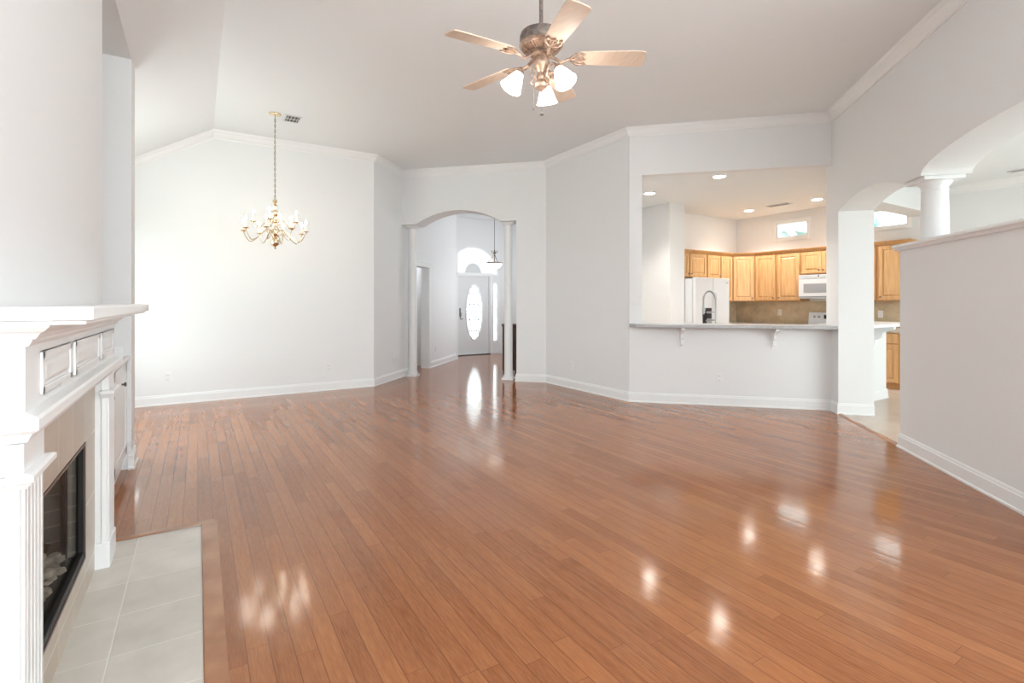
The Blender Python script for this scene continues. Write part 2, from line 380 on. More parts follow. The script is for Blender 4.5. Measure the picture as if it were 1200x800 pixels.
poly_slab('ceiling_kitchen', [(5.05,6.98),(5.05,5.06),B(7.11,0.0),B(7.11,-2.60),B(2.3,-2.60),(3.43,-2.1),(9.85,-2.1),(9.85,6.98)], KH, KH+0.1, M['ceiling'])
poly_slab('ceiling_foyer', [B(8.6,1.5),B(8.6,5.6),B(10.2,5.6),(3.5,12.0),(9.4,12.0),(9.4,11.55)], FH, FH+0.1, M['ceiling'])
SL = 0.60
def zs(x): return H - SL*(0.18-x)
# sloped part of the living-room ceiling
b = MB()
def slope_slab(b, x0, x1, y0, y1):
    p = [(x0,y0),(x1,y0),(x1,y1),(x0,y1)]
    A = [b.v((x,y,zs(x))) for x,y in p]; D = [b.v((x,y,zs(x)+0.12)) for x,y in p]
    b.face(A); b.face(D[::-1])
    for k in range(4): b.face([A[k], A[(k+1)%4], D[(k+1)%4], D[k]])
slope_slab(b, -0.458, 0.18, -3.6, 5.37); slope_slab(b, -1.35, 0.18, 5.37, 8.12)
struct(b.build('ceiling_slope', M['ceiling']))
ZS = zs(-0.458)
struct(MB().box(-1.35,-0.458,-3.6,5.37,ZS,ZS+0.1).build('ceiling_alcove', M['ceiling']))

# ------------------------------------------------------------------ walls
def rect(a0, a1, b0, b1): return [(a0,b0),(a1,b0),(a1,b1),(a0,b1)]
def wall(name, O, U, N, t, outer, holes=(), m='wall'):
    return struct(MB().prism(O, U, (0,0,1), N, t, outer, holes).build(name, M[m]))
# dining wall (straight ahead at the left)
zl = zs(-1.35)
wall('wall_back', (0,8.06,0), (1,0,0), (0,1,0), 0.12, [(-1.35,0),(2.40,0),(2.40,H),(0.18,H),(-1.35,zl)])
# return wall between dining and foyer, with the doorway further in
wall('wall_foyer_left', B(0,4.0)+(0,), US, -UM, 0.14, [(7.396,0),(8.93,0),(8.93,2.05),(9.66,2.05),(9.66,0),(11.42,0),(11.42,FH+0.1),(8.6,FH+0.1),(8.6,H),(7.396,H)])
# small hall behind that doorway
struct(MB().prism(B(8.0,5.4)+(0,), US, (0,0,1), -UM, 0.1, rect(-0.2,2.1,0,2.6)).prism(B(7.9,4.14)+(0,), -UM, (0,0,1), -US, 0.1, rect(0,1.3,0,2.6)).prism(B(10.0,4.14)+(0,), -UM, (0,0,1), US, 0.1, rect(0,1.3,0,2.6)).prism(B(7.9,4.1)+(2.5,), US, -UM, (0,0,1), 0.1, rect(0,2.2,0,1.4)).build('wall_side_hall', M['wall']))
# foyer arch header wall
def arc(c, half, spring, rise, n=28, ellipse=False, rev=False):
    out = []
    for i in range(n+1):
        t = -1 + 2*i/n
        if ellipse: z = spring + rise*math.sqrt(max(0, 1-t*t)); x = c+half*t
        else:
            Rr = (half*half+rise*rise)/(2*rise); a = math.asin(half/Rr)*t; x = c+Rr*math.sin(a); z = spring+rise-Rr*(1-math.cos(a))
        out.append((x, z))
    if ellipse:   # finer toward the ends
        out = [(c-half*math.cos(PI*i/n), spring+rise*math.sin(PI*i/n)) for i in range(n+1)]
    return out
fa = arc(-2.94, 0.775, 2.745, 0.222)
wall('wall_foyer_arch', tuple(US*8.41), UM, US, 0.38, [(-4.0,2.745)]+fa+[(-1.88,2.745),(-1.88,0),(-1.367,0),(-1.367,H),(-4.0,H)])
wall('wall_center', (4.98,0,0), (0,1,0), (1,0,0), 0.12, rect(4.99,6.925,0,H))
wall('wall_counter', tuple(US*7.05), UM, US, 0.12, rect(0,2.46,0,1.02))
wall('wall_counter_jamb', tuple(US*7.05), UM, US, 0.12, rect(0,0.166,1.02,3.07))
wall('wall_counter_header', tuple(US*7.05), UM, US, 0.12, rect(0,2.46,3.07,H))
a1 = arc(6.11, 0.73, 2.45, 0.125)
a2 = arc(3.80, 1.27, 2.45, 0.195, ellipse=True)
wall('wall_right', B(0,-2.46)+(0,), US, UM, 0.38, [(2.2,0),(5.41,0),(5.41,1.835),(2.53,1.835),(2.53,2.45)]+a2[1:]+[(5.38,2.45)]+a1[1:]+[(6.84,0),(7.22,0),(7.22,H),(2.2,H)])
wall('wall_near_right', (3.30,0,0), (0,1,0), (1,0,0), 0.12, rect(-3.62,-0.10,0,H))
wall('wall_near', (0,-3.5,0), (1,0,0), (0,-1,0), 0.12, [(-1.35,0),(3.42,0),(3.42,H),(0.18,H),(-0.458,ZS),(-1.35,ZS)],
     [rect(-0.6,0.45,0.55,2.95), rect(0.6,1.65,0.55,2.95), rect(1.8,2.85,0.55,2.95)])
wall('wall_left', (-1.25,0,0), (0,1,0), (-1,0,0), 0.12, [(-3.62,0),(8.18,0),(8.18,zs(-1.25)),(5.37,zs(-1.25)),(5.37,ZS),(-3.62,ZS)], [rect(5.95,7.55,0.55,2.4)])
wall('wall_alcove_wing', (0,5.12,0), (1,0,0), (0,1,0), 0.25, [(-1.25,0),(-0.458,0),(-0.458,ZS),(-1.25,ZS)])
wall('wall_fireplace_breast', (-0.452,0,0), (0,1,0), (-1,0,0), 0.80, rect(1.67,3.59,0,ZS), [rect(2.24,3.03,0.165,0.71)])
# foyer
wall('wall_foyer_return', (5.24,10.88,0), (0,1,0), (-1,0,0), 0.12, rect(-0.04,0.74,0,FH+0.1))
dcx = 5.995
hr = [(dcx+0.72*math.cos(PI*i/24), 2.06+0.70*math.sin(PI*i/24)) for i in range(25)]
wall('wall_entry', (0,11.5,0), (1,0,0), (0,1,0), 0.14, [(5.12,0),(5.545,0),(5.545,2.035),(6.475,2.035),(6.475,0),(9.4,0),(9.4,FH+0.1),(5.12,FH+0.1)], [hr, rect(6.57,6.71,0.32,1.86)])
wall('wall_foyer_right', B(0,1.55)+(0,), US, UM, 0.1, rect(8.79,14.9,0,FH+0.1))
# kitchen and breakfast room
wall('wall_kitchen_far', (9.75,0,0), (0,1,0), (1,0,0), 0.14, rect(-2.1,6.75,0,KH+0.05), [rect(5.13,5.72,2.61,2.90), rect(3.55,4.14,2.61,2.90)])
wall('wall_kitchen_left', (0,6.61,0), (1,0,0), (0,1,0), 0.1, rect(7.40,9.76,0,KH+0.05))
struct(MB().box(7.03,7.42,6.06,7.0,0,KH+0.02).build('wall_pantry', M['wall']))
wall('wall_kitchen_near', (0,6.95,0), (1,0,0), (0,1,0), 0.1, rect(5.05,7.1,0,KH+0.05))
wall('wall_breakfast_near', (0,-2.0,0), (1,0,0), (0,-1,0), 0.1, rect(3.42,9.85,0,KH+0.05), [rect(4.4,5.9,0.6,2.5), rect(6.1,7.6,0.6,2.5), rect(7.8,9.2,0.6,2.5)])
struct(MB().prism((0,0,2.72),(1,0,0),(0,1,0),(0,0,1),KH+0.02-2.72,[(6.76,3.18),(9.755,3.18),(9.755,3.50),(7.12,3.50)]).build('trim_1', M['wall']), 'dropped beam between kitchen and breakfast room')
struct(MB().box(6.80,8.28,3.27,3.42,0,1.02).build('wall_peninsula', M['wall']))

# ------------------------------------------------------------------ trim: crown, baseboards, casings
crown = [(0,-0.115),(0.012,-0.115),(0.016,-0.100),(0.030,-0.088),(0.050,-0.058),(0.062,-0.034),(0.078,-0.022),(0.082,-0.010),(0.090,0.0),(0,0)]
crown = [(o, z+H-0.0005) for o, z in crown]
P_D1 = (2.40,8.06); P_S1 = B(8.41,4.0); P_A1 = (4.98,8.41/S2-4.98); P_C1 = (4.98,7.05/S2-4.98); P_K1 = B(7.05,-2.46); P_R1 = B(2.3,-2.46)
struct(MB().sweep([(0.18,8.06),P_D1,P_S1,P_A1,P_C1,P_K1,P_R1], crown).build('trim_2', M['trim']), 'white crown molding around the ceiling')
b = MB()   # raked crown on the sloped side
prof = [(o, z-H) for o, z in crown]
A = [b.v((0.18,8.06-o,H+z)) for o,z in prof]; D = [b.v((-1.30,8.06-o,zs(-1.30)+z)) for o,z in prof]
b.face(A); b.face(D[::-1])
for k in range(len(prof)): j=(k+1)%len(prof); b.face([A[k],A[j],D[j],D[k]])
struct(b.build('trim_3', M['trim']), 'raked crown molding under the sloped ceiling')
struct(MB().sweep([(9.75,3.18),(9.75,-2.0)], [(o*1.3, (z-H)*1.05+KH) for o, z in crown]).build('trim_4', M['trim']), 'crown molding in the breakfast room')

base = [(0,0),(0.024,0),(0.024,0.014),(0.016,0.022),(0.016,0.105),(0.010,0.112),(0.010,0.122),(0.004,0.134),(0,0.134)]
def bb(name, path): struct(MB().sweep(path, base).build(name, M['trim']))
bb('baseboard_back', [(-0.9,8.06),P_D1,B(8.95-0.02,4.0)])
bb('baseboard_foyer_left', [B(9.76,4.0),B(11.42,4.0)])
bb('baseboard_center', [B(8.70,1.88),B(8.41,1.88),P_A1,P_C1,P_K1,B(6.84,-2.46),B(6.84,-2.84)])
bb('baseboard_right', [B(5.41,-2.84),B(5.41,-2.46),P_R1])
bb('baseboard_peninsula', [(6.9,3.27),(8.28,3.27),(8.28,3.42)])
bb('baseboard_wing', [(-0.48,5.12),(-0.458,5.12),(-0.458,5.37),(-0.9,5.37)])
bb('baseboard_entry', [(6.8,11.5),(8.9,11.5)])
bb('baseboard_kitchen', [(9.75,3.3),(9.75,-2.0)])
# doorway casing in the foyer
cz = MB()
for s0, s1, z0, z1 in ((8.84,8.93,0,2.14),(9.66,9.76,0,2.14),(8.84,9.76,2.05,2.14)):
    cz.prism(B(0,4.0)+(0,), US, (0,0,1), UM, 0.02, rect(s0,s1,z0,z1))
cz.prism(B(0,4.0)+(0,), US, (0,0,1), UM, 0.03, rect(8.82,9.78,2.135,2.16))
cz.prism(B(0,4.0)+(0,), US, (0,0,1), -UM, 0.16, rect(9.645,9.662,0,2.05))
struct(cz.build('trim_5', M['trim'], bevel=0.002), 'white casing round the foyer doorway')
# cap on the half wall
cp = MB()
prof = [(-0.05,0.0),(-0.03,-0.012),(-0.022,-0.03),(0.402,-0.03),(0.41,-0.012),(0.43,0.0),(0.43,0.016),(0.422,0.024),(-0.042,0.024),(-0.05,0.016)]
O = Vector(B(0,-2.46)+(1.862,))
cp.prism(O + US*2.5, UM, ZB, US, 2.955, prof)
struct(cp.build('trim_6', M['trim'], bevel=0.002), 'white cap along the half wall')
# transition strip in the passage
tr = MB(); tr.prism(Vector(B(5.42,-2.475)+(0.0,)), UM, ZB, US, 1.42, [(-0.03,0),(-0.02,0.009),(0.0,0.013),(0.02,0.011),(0.04,0.0)])
struct(tr.build('trim_7', M['woodstrip']), 'oak threshold strip between wood and tile floors')
# kitchen cabinet crown follows later with the cabinets

# ------------------------------------------------------------------ windows and entry door
def window(name, loc, rotz, w, h, frame=0.07, depth=0.12, mull=0, gl='glass', casing=True):
    """local x along the wall, y into the wall, front face at y=0"""
    w_ = thing(name, 'x', 'x', loc, rotz)
    del w_['label'], w_['category']; w_['kind'] = 'structure'
    f = MB(); t = frame
    if casing:
        for x0,x1,z0,z1 in ((-w/2-t,-w/2,-t,h+t),(w/2,w/2+t,-t,h+t),(-w/2,w/2,h,h+t),(-w/2,w/2,-t,0)): f.box(x0,x1,-0.02,0.0,z0,z1)
    for x0,x1,z0,z1 in ((-w/2,-w/2+0.02,0,h),(w/2-0.02,w/2,0,h),(-w/2,w/2,h-0.02,h),(-w/2,w/2,0,0.02)): f.box(x0,x1,0,depth,z0,z1)
    f.build('window_frame', M['trim'], w_, bevel=0.003)
    if mull:
        g = MB()
        for k in range(1, mull+1): x = -w/2+w*k/(mull+1); g.box(x-0.012,x+0.012,depth*0.5,depth*0.5+0.02,0.02,h-0.02)
        g.box(-w/2,w/2,depth*0.5,depth*0.5+0.02,h/2-0.012,h/2+0.012); g.build('muntin', M['trim'], w_)
    MB().box(-w/2+0.02,w/2-0.02,depth*0.6,depth*0.6+0.005,0.02,h-0.02).build('pane', M[gl], w_)
    return w_
# +X facing wall: local y -> +X : rotz=-90 maps y to +x, x to -y
window('window_1', (9.75,5.425,2.61), R(-90), 0.59, 0.29, 0.06)
window('window_2', (9.75,3.845,2.61), R(-90), 0.59, 0.29, 0.06)
for i, x in enumerate((-0.075,1.125,2.325)): window('window_%d' % (3+i), (x,-3.5,0.55), PI, 1.05, 2.4, 0.08, mull=1)
window('window_6', (-1.25,6.75,0.55), R(90), 1.6, 1.85, 0.08, mull=1)
for i, (x,w) in enumerate(((5.15,1.5),(6.85,1.5),(8.5,1.4))): window('window_%d' % (7+i), (x,-2.0,0.6), PI, w, 1.9, 0.08, mull=1, depth=0.1)
window('window_10', (6.64,11.5,0.32), 0, 0.14, 1.54, 0.035, 0.12, gl='frosted')
# half-round window with pleated fan shade
hw = thing('window_11', 'x', 'x', (dcx,11.5,2.06), 0); del hw['label'], hw['category']; hw['kind'] = 'structure'
f = MB()
def ringpts(rx, rz, n=32): return [(rx*math.cos(PI*i/n), rz*math.sin(PI*i/n)) for i in range(n+1)]
f.prism((0,-0.02,0), (1,0,0), (0,0,1), (0,1,0), 0.10, ringpts(0.755,0.735)+ringpts(0.70,0.68)[::-1])
f.box(-0.755,0.755,-0.025,0.08,-0.03,0.0)
f.build('window_frame', M['trim'], hw)
MB().prism((0,0.10,0), (1,0,0), (0,0,1), (0,1,0), 0.006, ringpts(0.70,0.68)).build('pane', M['glass'], hw)
f = MB(); n = 120; A = []; D = []
for i in range(n+1):
    a = PI*i/n; y = 0.035 if i % 2 else 0.012
    A.append(f.v((0.235*math.cos(a), 0.03 if i % 2 else 0.02, 0.285*math.sin(a)))); D.append(f.v((0.695*math.cos(a), y+0.01, 0.675*math.sin(a))))
for i in range(n): f.face([A[i],A[i+1],D[i+1],D[i]])
f.build('fan_shade', M['pleat'], hw)
MB().prism((0,0.02,0), (1,0,0), (0,0,1), (0,1,0), 0.02, ringpts(0.24,0.29)).build('shade_center', M['door'], hw)

dr = thing('door_1', 'x', 'x', (6.01,11.5,0.0), 0); del dr['category']; dr['kind'] = 'structure'; dr['label'] = 'grey-white entry door with an oval leaded glass'
def ell(rx, rz, cx, cz_, n=40): return [(cx+rx*math.cos(2*PI*i/n), cz_+rz*math.sin(2*PI*i/n)) for i in range(n)]
OX, OZ, ORX, ORZ = 0.025, 1.09, 0.225, 0.70
MB().prism((0,0.03,0), (1,0,0), (0,0,1), (0,1,0), 0.045, rect(-0.445,0.445,0.035,2.01), [ell(ORX,ORZ,OX,OZ)]).build('panel', M['door'], dr, bevel=0.002)
MB().prism((0,0.018,0), (1,0,0), (0,0,1), (0,1,0), 0.02, ell(ORX+0.03,ORZ+0.03,OX,OZ), [ell(ORX-0.008,ORZ-0.008,OX,OZ)]).build('oval_frame', M['trim'], dr)
MB().prism((0,0.05,0), (1,0,0), (0,0,1), (0,1,0), 0.006, ell(ORX,ORZ,OX,OZ)).build('oval_glass', M['frosted'], dr)
f = MB()
def came(pts, r=0.010): f.tube([(OX+x, 0.044, OZ+z) for x, z in pts], r, 5)
def inz(x): return ORZ*math.sqrt(max(0, 1-(x/ORX)**2))
for x in (-0.13,-0.065,0.065,0.13): came([(x,-inz(x)),(x,-0.2)]); came([(x,0.2),(x,inz(x))])
came([(0,0.12),(0,inz(0))]); came([(0,-inz(0)),(0,-0.12)])
for sx in (-1,1):
    came([(0,0.12),(sx*0.08,0.0),(0,-0.12)]); came([(sx*0.06,0.0),(sx*0.13,0.2)]); came([(sx*0.06,0),(sx*0.13,-0.2)])
    came([(sx*0.13,0.2),(sx*0.215,0)]); came([(sx*0.13,-0.2),(sx*0.215,0)])
came([(-0.19,0.2),(0.19,0.2)]); came([(-0.19,-0.2),(0.19,-0.2)]); came([(-0.15,0.48),(0.15,0.48)]); came([(-0.15,-0.48),(0.15,-0.48)])
for px,pz in ((0,0),(0.13,0.2),(-0.13,0.2),(0.13,-0.2),(-0.13,-0.2),(0.1,-0.48),(-0.1,-0.48)): f.lathe([(0,-0.012),(0.012,0),(0,0.012)], (OX+px,0.044,OZ+pz), 8)
f.build('lead_came', M['lead'], dr)
f = MB()
for x0,x1,z0,z1 in ((-0.465,-0.445,0,2.035),(0.445,0.465,0,2.035),(-0.465,0.465,2.01,2.035),(-0.465,0.465,0.0,0.035)): f.box(x0,x1,0.0,0.12,z0,z1)
for x0,x1,z0,z1 in ((-0.535,-0.465,0,2.10),(0.465,0.535,0,2.10),(-0.465,0.465,2.035,2.10)): f.box(x0,x1,-0.02,0.0,z0,z1)
f.build('door_frame', M['trim'], dr, bevel=0.002)
f = MB(); f.box(-0.40,-0.365,0.018,0.03,0.98,1.20); f.lathe([(0,-0.028),(0.026,-0.02),(0.026,0),(0,0)], (0,0,0), 14, Matrix.Translation((-0.383,0.03,1.15)) @ Matrix.Rotation(R(90),4,'X'))
f.tube([(-0.383,0.02,1.10),(-0.383,-0.03,1.08),(-0.383,-0.035,1.02),(-0.383,0.0,0.96),(-0.383,0.03,0.955)], 0.009)
f.tube([(-0.383,0.02,0.93),(-0.383,-0.03,0.93),(-0.33,-0.035,0.93)], 0.009); f.build('handle_set', M['nickel'], dr, smooth=True)
MB().box(-0.465,0.465,-0.045,0.12,0.0,0.02).build('threshold', M['nickel'], dr)

# ------------------------------------------------------------------ columns
def column(name, label, loc, rotz, h, r, plinth=True, group=None, bigcap=False):
    c = thing(name, label, 'column', loc, rotz, group)
    pw = r*1.38
    z = 0.0
    if plinth:
        MB().box(-pw,pw,-pw,pw,0,0.035).lathe([(pw*0.97,0.035),(pw*0.99,0.05),(pw*0.95,0.065),(r*1.12,0.07),(r*1.1,0.085),(r*1.02,0.10),(r*1.0,0.11)], seg=32).build('base', M['trim'], c, smooth=True, bevel=0.002)
        z = 0.10
    else:
        MB().lathe([(r*1.16,0.0),(r*1.16,0.02),(r*1.04,0.035),(r,0.045)], seg=36).build('base', M['trim'], c, smooth=True)
        z = 0.035
    ct = 0.05 if not bigcap else 0.11
    MB().lathe([(r,z),(r,z+(h-z)*0.35),(r*0.93,h-ct)], seg=40).build('shaft', M['trim'], c, smooth=True)
    rt = r*0.93; k = MB(); cw = r*1.42 if not bigcap else r*1.50
    if bigcap: k.lathe([(rt,h-0.12),(rt*1.04,h-0.115),(rt*1.04,h-0.105),(rt,h-0.10),(rt*1.02,h-0.075),(rt*1.22,h-0.05),(rt*1.34,h-0.03),(rt*1.34,h-0.025),(0,h-0.025)], seg=36).box(-cw,cw,-cw,cw,h-0.03,h)
    else:
        k.lathe([(rt,h-0.26),(rt*1.05,h-0.255),(rt*1.05,h-0.245),(rt,h-0.24)], seg=32)
        k.lathe([(rt,h-0.17),(rt*1.05,h-0.165),(rt*1.05,h-0.155),(rt,h-0.15)], seg=32)
        k.lathe([(rt,h-0.06),(rt*1.12,h-0.05),(rt*1.38,h-0.03),(rt*1.40,h-0.022),(0,h-0.022)], seg=32).box(-cw,cw,-cw,cw,h-0.024,h)
    k.build('capital', M['trim'], c, smooth=True, bevel=0.002)
    return c
column('column', 'white round column at the left side of the foyer arch', B(8.60,3.865)+(0,), ROT, 2.744, 0.073, group='foyer arch columns')
column('column', 'white round column at the right side of the foyer arch', B(8.60,2.065)+(0,), ROT, 2.744, 0.073, group='foyer arch columns')
column('column', 'short thick white column standing on the right half wall', B(5.235,-2.65)+(1.886,), ROT, 2.4495-1.886, 0.102, plinth=False, bigcap=True)

# ------------------------------------------------------------------ bar counters and corbels
bt = MB()
bt.prism((0,0,1.02), UM, US, (0,0,1), 0.042, [(0.0,6.98),(0.08,6.90),(0.30,6.86),(2.455,6.85),(2.455,7.32),(0.17,7.32),(0.17,7.046),(0.0,7.046)])
tag(bt.build('bar_counter', M['bar'], bevel=0.006), 'long grey bar counter across the kitchen pass-through', 'counter')
bt = MB(); bt.prism((0,0,1.022), (1,0,0), (0,1,0), (0,0,1), 0.042, [(7.0,3.00),(8.50,3.00),(8.62,3.12),(8.62,3.55),(7.0,3.55)])
tag(bt.build('bar_counter', M['trim'], bevel=0.006), 'short white bar counter seen through the passage beside the pier', 'counter')
def corbel_mesh(w=0.034, d=0.17, h=0.24):
    p = [(0,0),(-d,0),(-d,-0.03)]
    p += [(-d+0.02+0.0*i, -0.03-0.012*i) for i in (1,)]
    for i in range(9): a = R(90*i/8); p.append((-d+0.03+ (d*0.42)*math.sin(a)*1.0, -0.05-(h*0.22)*(1-math.cos(a))))
    x0, z0 = p[-1]
    for i in range(1,9): a = R(90*i/8); p.append((x0+(abs(x0)-0.03)*(1-math.cos(a)), z0-(h-0.05+z0 - 0.03)*math.sin(a)))
    p += [(-0.03,-h+0.015),(-0.02,-h),(0,-h)]
    return MB().prism((-w/2,0,0), (0,1,0), (0,0,1), (1,0,0), w, p)
def corbel(label, loc, rotz, **k):
    c = thing('corbel', label, 'bracket', loc, rotz, 'bar counter brackets')
    corbel_mesh(**k).build('bracket', M['trim'], c, bevel=0.003)
    MB().box(-0.026,0.026,-0.010,0,-k.get('h',0.24)-0.02,0).build('back_plate', M['trim'], c, bevel=0.002)
    return c
corbel('white bracket under the long bar counter, left of its two', tuple(US*7.05+UM*0.68)[:2]+(1.02,), ROT)
corbel('white bracket under the long bar counter, right of its two', tuple(US*7.05+UM*1.80)[:2]+(1.02,), ROT)
corbel('scrolled white bracket under the short bar counter in the passage', (7.90,3.27,1.022), 0, d=0.25, h=0.26, w=0.06)

# ------------------------------------------------------------------ outlets, switches, vents
def plate(kind, label, loc, rotz, w=0.074, h=0.118, group=None):
    """local y+ goes into the wall"""
    o = thing('wall_outlet' if kind == 'outlet' else 'light_switch', label, 'outlet' if kind == 'outlet' else 'light switch', loc, rotz, group)
    MB().box(-w/2,w/2,-0.006,0,-h/2,h/2).build('cover_plate', M['plate'], o, bevel=0.003)
    if kind == 'outlet':
        for z in (-0.026,0.026):
            s_ = MB().box(-0.017,0.017,-0.010,-0.004,z-0.015,z+0.015).build('socket', M['plate'], o, bevel=0.003)
            MB().box(-0.008,-0.005,-0.0106,-0.009,z-0.003,z+0.007).box(0.005,0.008,-0.0106,-0.009,z-0.003,z+0.007).build('slot', M['slot'], s_)
    else:
        n = max(1, int(round(w/0.06))) if w > 0.1 else 1
        for k in range(n):
            x = (k-(n-1)/2)*0.046
            MB().box(x-0.016,x+0.016,-0.011,-0.004,-0.033,0.033).build('rocker', M['plate'], o, bevel=0.002)
    return o
G = None
plate('outlet', 'outlet low on the dining wall, near its left end', (-0.333,8.06,0.365), 0)
plate('outlet', 'outlet low on the dining wall, near the corner under the switch', (1.715,8.06,0.355), 0)
plate('switch', 'light switch on the dining wall near the corner', (2.12,8.06,1.16), 0)
pl = plate('outlet', 'outlet with a white night light on the return wall left of the foyer arch', B(8.09,4.0)+(0.345,), R(45))
nl = thing('night_light', 'small white plug-in night light on the grey return wall', 'night light', B(8.09,3.989)+(0.35,), R(45))
MB().box(-0.025,0.025,-0.03,0,-0.03,0.03).build('body', M['plate'], nl, bevel=0.006); MB().lathe([(0.0,-0.03),(0.022,-0.02),(0.026,0.0),(0.018,0.03),(0,0.036)], (0,-0.032,0.012), 14).build('lens', M['plate'], nl, smooth=True)
plate('outlet', 'outlet low on the foyer left wall past the doorway', B(10.05,4.0)+(0.36,), R(45))
plate('switch', 'light switch beside the right foyer column', tuple(US*8.41-UM*1.756)[:2]+(1.18,), ROT)
plate('outlet', 'outlet low on the angled wall between foyer arch and bar', (4.98,6.227,0.355), R(-90))
plate('outlet', 'outlet below the bar counter', tuple(US*7.05+UM*1.146)[:2]+(0.362,), ROT)
plate('switch', 'light switch plate at the left edge of the kitchen pass-through', tuple(US*7.05+UM*0.10)[:2]+(1.37,), ROT, w=0.074)

def vent(label, loc, rotz, w, d):
    o = thing('ceiling_vent', label, 'vent', loc, rotz)
    f = MB(); t = 0.022
    for x0,x1,y0,y1 in ((-w/2,-w/2+t,-d/2,d/2),(w/2-t,w/2,-d/2,d/2),(-w/2,w/2,-d/2,-d/2+t),(-w/2,w/2,d/2-t,d/2)): f.box(x0,x1,y0,y1,-0.008,0)
    f.build('frame', M['plate'], o, bevel=0.002)
    MB().box(-w/2+t,w/2-t,-d/2+t,d/2-t,-0.0035,-0.001).build('backing', M['slot'], o)
    n = max(3, int((w-2*t)/0.032))
    for k in range(n):
        x = -w/2+t+(k+0.5)*(w-2*t)/n
        MB().box(-0.001,0.001,-d/2+t,d/2-t,-0.006,0.006, Matrix.Translation((x,0,-0.006)) @ Matrix.Rotation(R(45),4,'Y')).build('slat', M['plate'], o)
    MB().box(-w/2+t,w/2-t,-0.004,0.004,-0.010,-0.004).build('crossbar', M['plate'], o)
    return o
vent('white ceiling vent beside the chandelier canopy', (1.033,7.006,H), 0, 0.20, 0.27)
vent('ceiling vent in the kitchen between the recessed lights', (8.87,5.17,KH), 0, 0.16, 0.42)
vent('ceiling vent in the breakfast room at the right edge', (9.24,2.03,KH), 0, 0.14, 0.40)

def downlight(label, loc):
    o = thing('recessed_light', label, 'recessed light', loc, 0, 'kitchen recessed lights')
    MB().lathe([(0.075,-0.001),(0.098,-0.001),(0.098,-0.006),(0.090,-0.010),(0.078,-0.008)], seg=32, ring=True).build('trim_ring', M['plate'], o, smooth=True)
    MB().lathe([(0,-0.002),(0.078,-0.002),(0.078,-0.006),(0,-0.006)], seg=32).build('lens', M['canlight'], o)
    l = bpy.data.lights.new('downlight_beam', 'SPOT'); l.energy = 72; l.spot_size = R(120); l.spot_blend = 0.6; l.shadow_soft_size = 0.07; l.color = (1.0,0.96,0.90)
    lo = bpy.data.objects.new('downlight_beam', l); C.objects.link(lo); lo.location = (0,0,-0.02); lo.parent = o
    return o
downlight('recessed kitchen light nearest the left edge of the pass-through', (6.15,5.70,KH))
downlight('recessed kitchen light, the largest one near the pass-through middle', (6.15,4.43,KH))
downlight('recessed kitchen light, far one left of the ceiling vent', (8.93,5.79,KH))
downlight('recessed kitchen light, far one above the clerestory window', (8.93,4.54,KH))

# ------------------------------------------------------------------ fireplace
fp = thing('fireplace_mantel', 'white fireplace mantel with paneled frieze and fluted legs', 'mantel', (-0.452,2.635,0), 0)
# local: x toward room, y along the wall (world y - 2.635)
def Y(y): return y-2.635
FX = 0.067
f = MB()
f.box(0,0.215,Y(1.74),Y(3.535),1.306,1.342).box(0.0,0.198,Y(1.755),Y(3.52),1.294,1.306)
f.build('shelf', M['trim'], fp, bevel=0.004)
f = MB()
def xsteps(f, steps, ymin, ymax):
    for x, z0, z1, ov in steps: f.box(0, x, ymin-ov, ymax+ov, z0, z1)
# crown under the shelf as a mitred sweep round three sides
def around(f, prof, yA, yB, x0=FX):
    f.sweep([(0.0,Y(yA)),(x0,Y(yA)),(x0,Y(yB)),(0.0,Y(yB))], prof)
cr = [(0,1.236),(0.008,1.238),(0.016,1.250),(0.018,1.256),(0.026,1.258),(0.036,1.272),(0.040,1.276),(0.046,1.278),(0.058,1.290),(0.060,1.296),(0,1.296)]
around(f, cr, 1.80, 3.47); f.build('crown', M['trim'], fp)
f = MB().box(0,FX,Y(1.80),Y(3.47),0.985,1.296); f.build('frieze', M['trim'], fp)
for y0, y1 in ((1.95,2.345),(2.41,2.945),(3.01,3.385)):
    f = MB(); m4 = 0.022
    for a0,a1,c0,c1 in ((y0,y0+m4,1.088,1.212),(y1-m4,y1,1.088,1.212),(y0,y1,1.088,1.088+m4),(y0,y1,1.212-m4,1.212)): f.box(FX,FX+0.007,Y(a0),Y(a1),c0,c1)
    # raised field
    a = [(FX+0.0005,Y(y0+m4+0.008),1.118),(FX+0.0005,Y(y1-m4-0.008),1.118),(FX+0.0005,Y(y1-m4-0.008),1.182),(FX+0.0005,Y(y0+m4+0.008),1.182)]
    g_ = 0.014; c_ = [(FX+0.006,Y(y0+m4+0.008)+g_,1.118+g_),(FX+0.006,Y(y1-m4-0.008)-g_,1.118+g_),(FX+0.006,Y(y1-m4-0.008)-g_,1.182-g_),(FX+0.006,Y(y0+m4+0.008)+g_,1.182-g_)]
    va = [f.v(p) for p in a]; vc = [f.v(p) for p in c_]; f.face(va); f.face(vc)
    for k in range(4): f.face([va[k],va[(k+1)%4],vc[(k+1)%4],vc[k]])
    f.build('panel', M['trim'], fp, bevel=0.002)
f = MB(); lg = [(0,0.985),(0.006,0.987),(0.012,1.000),(0.020,1.012),(0.028,1.016),(0.034,1.022),(0.034,1.048),(0.028,1.056),(0.010,1.060),(0,1.064)]
around(f, lg, 1.80, 3.47); f.build('ledge', M['trim'], fp)
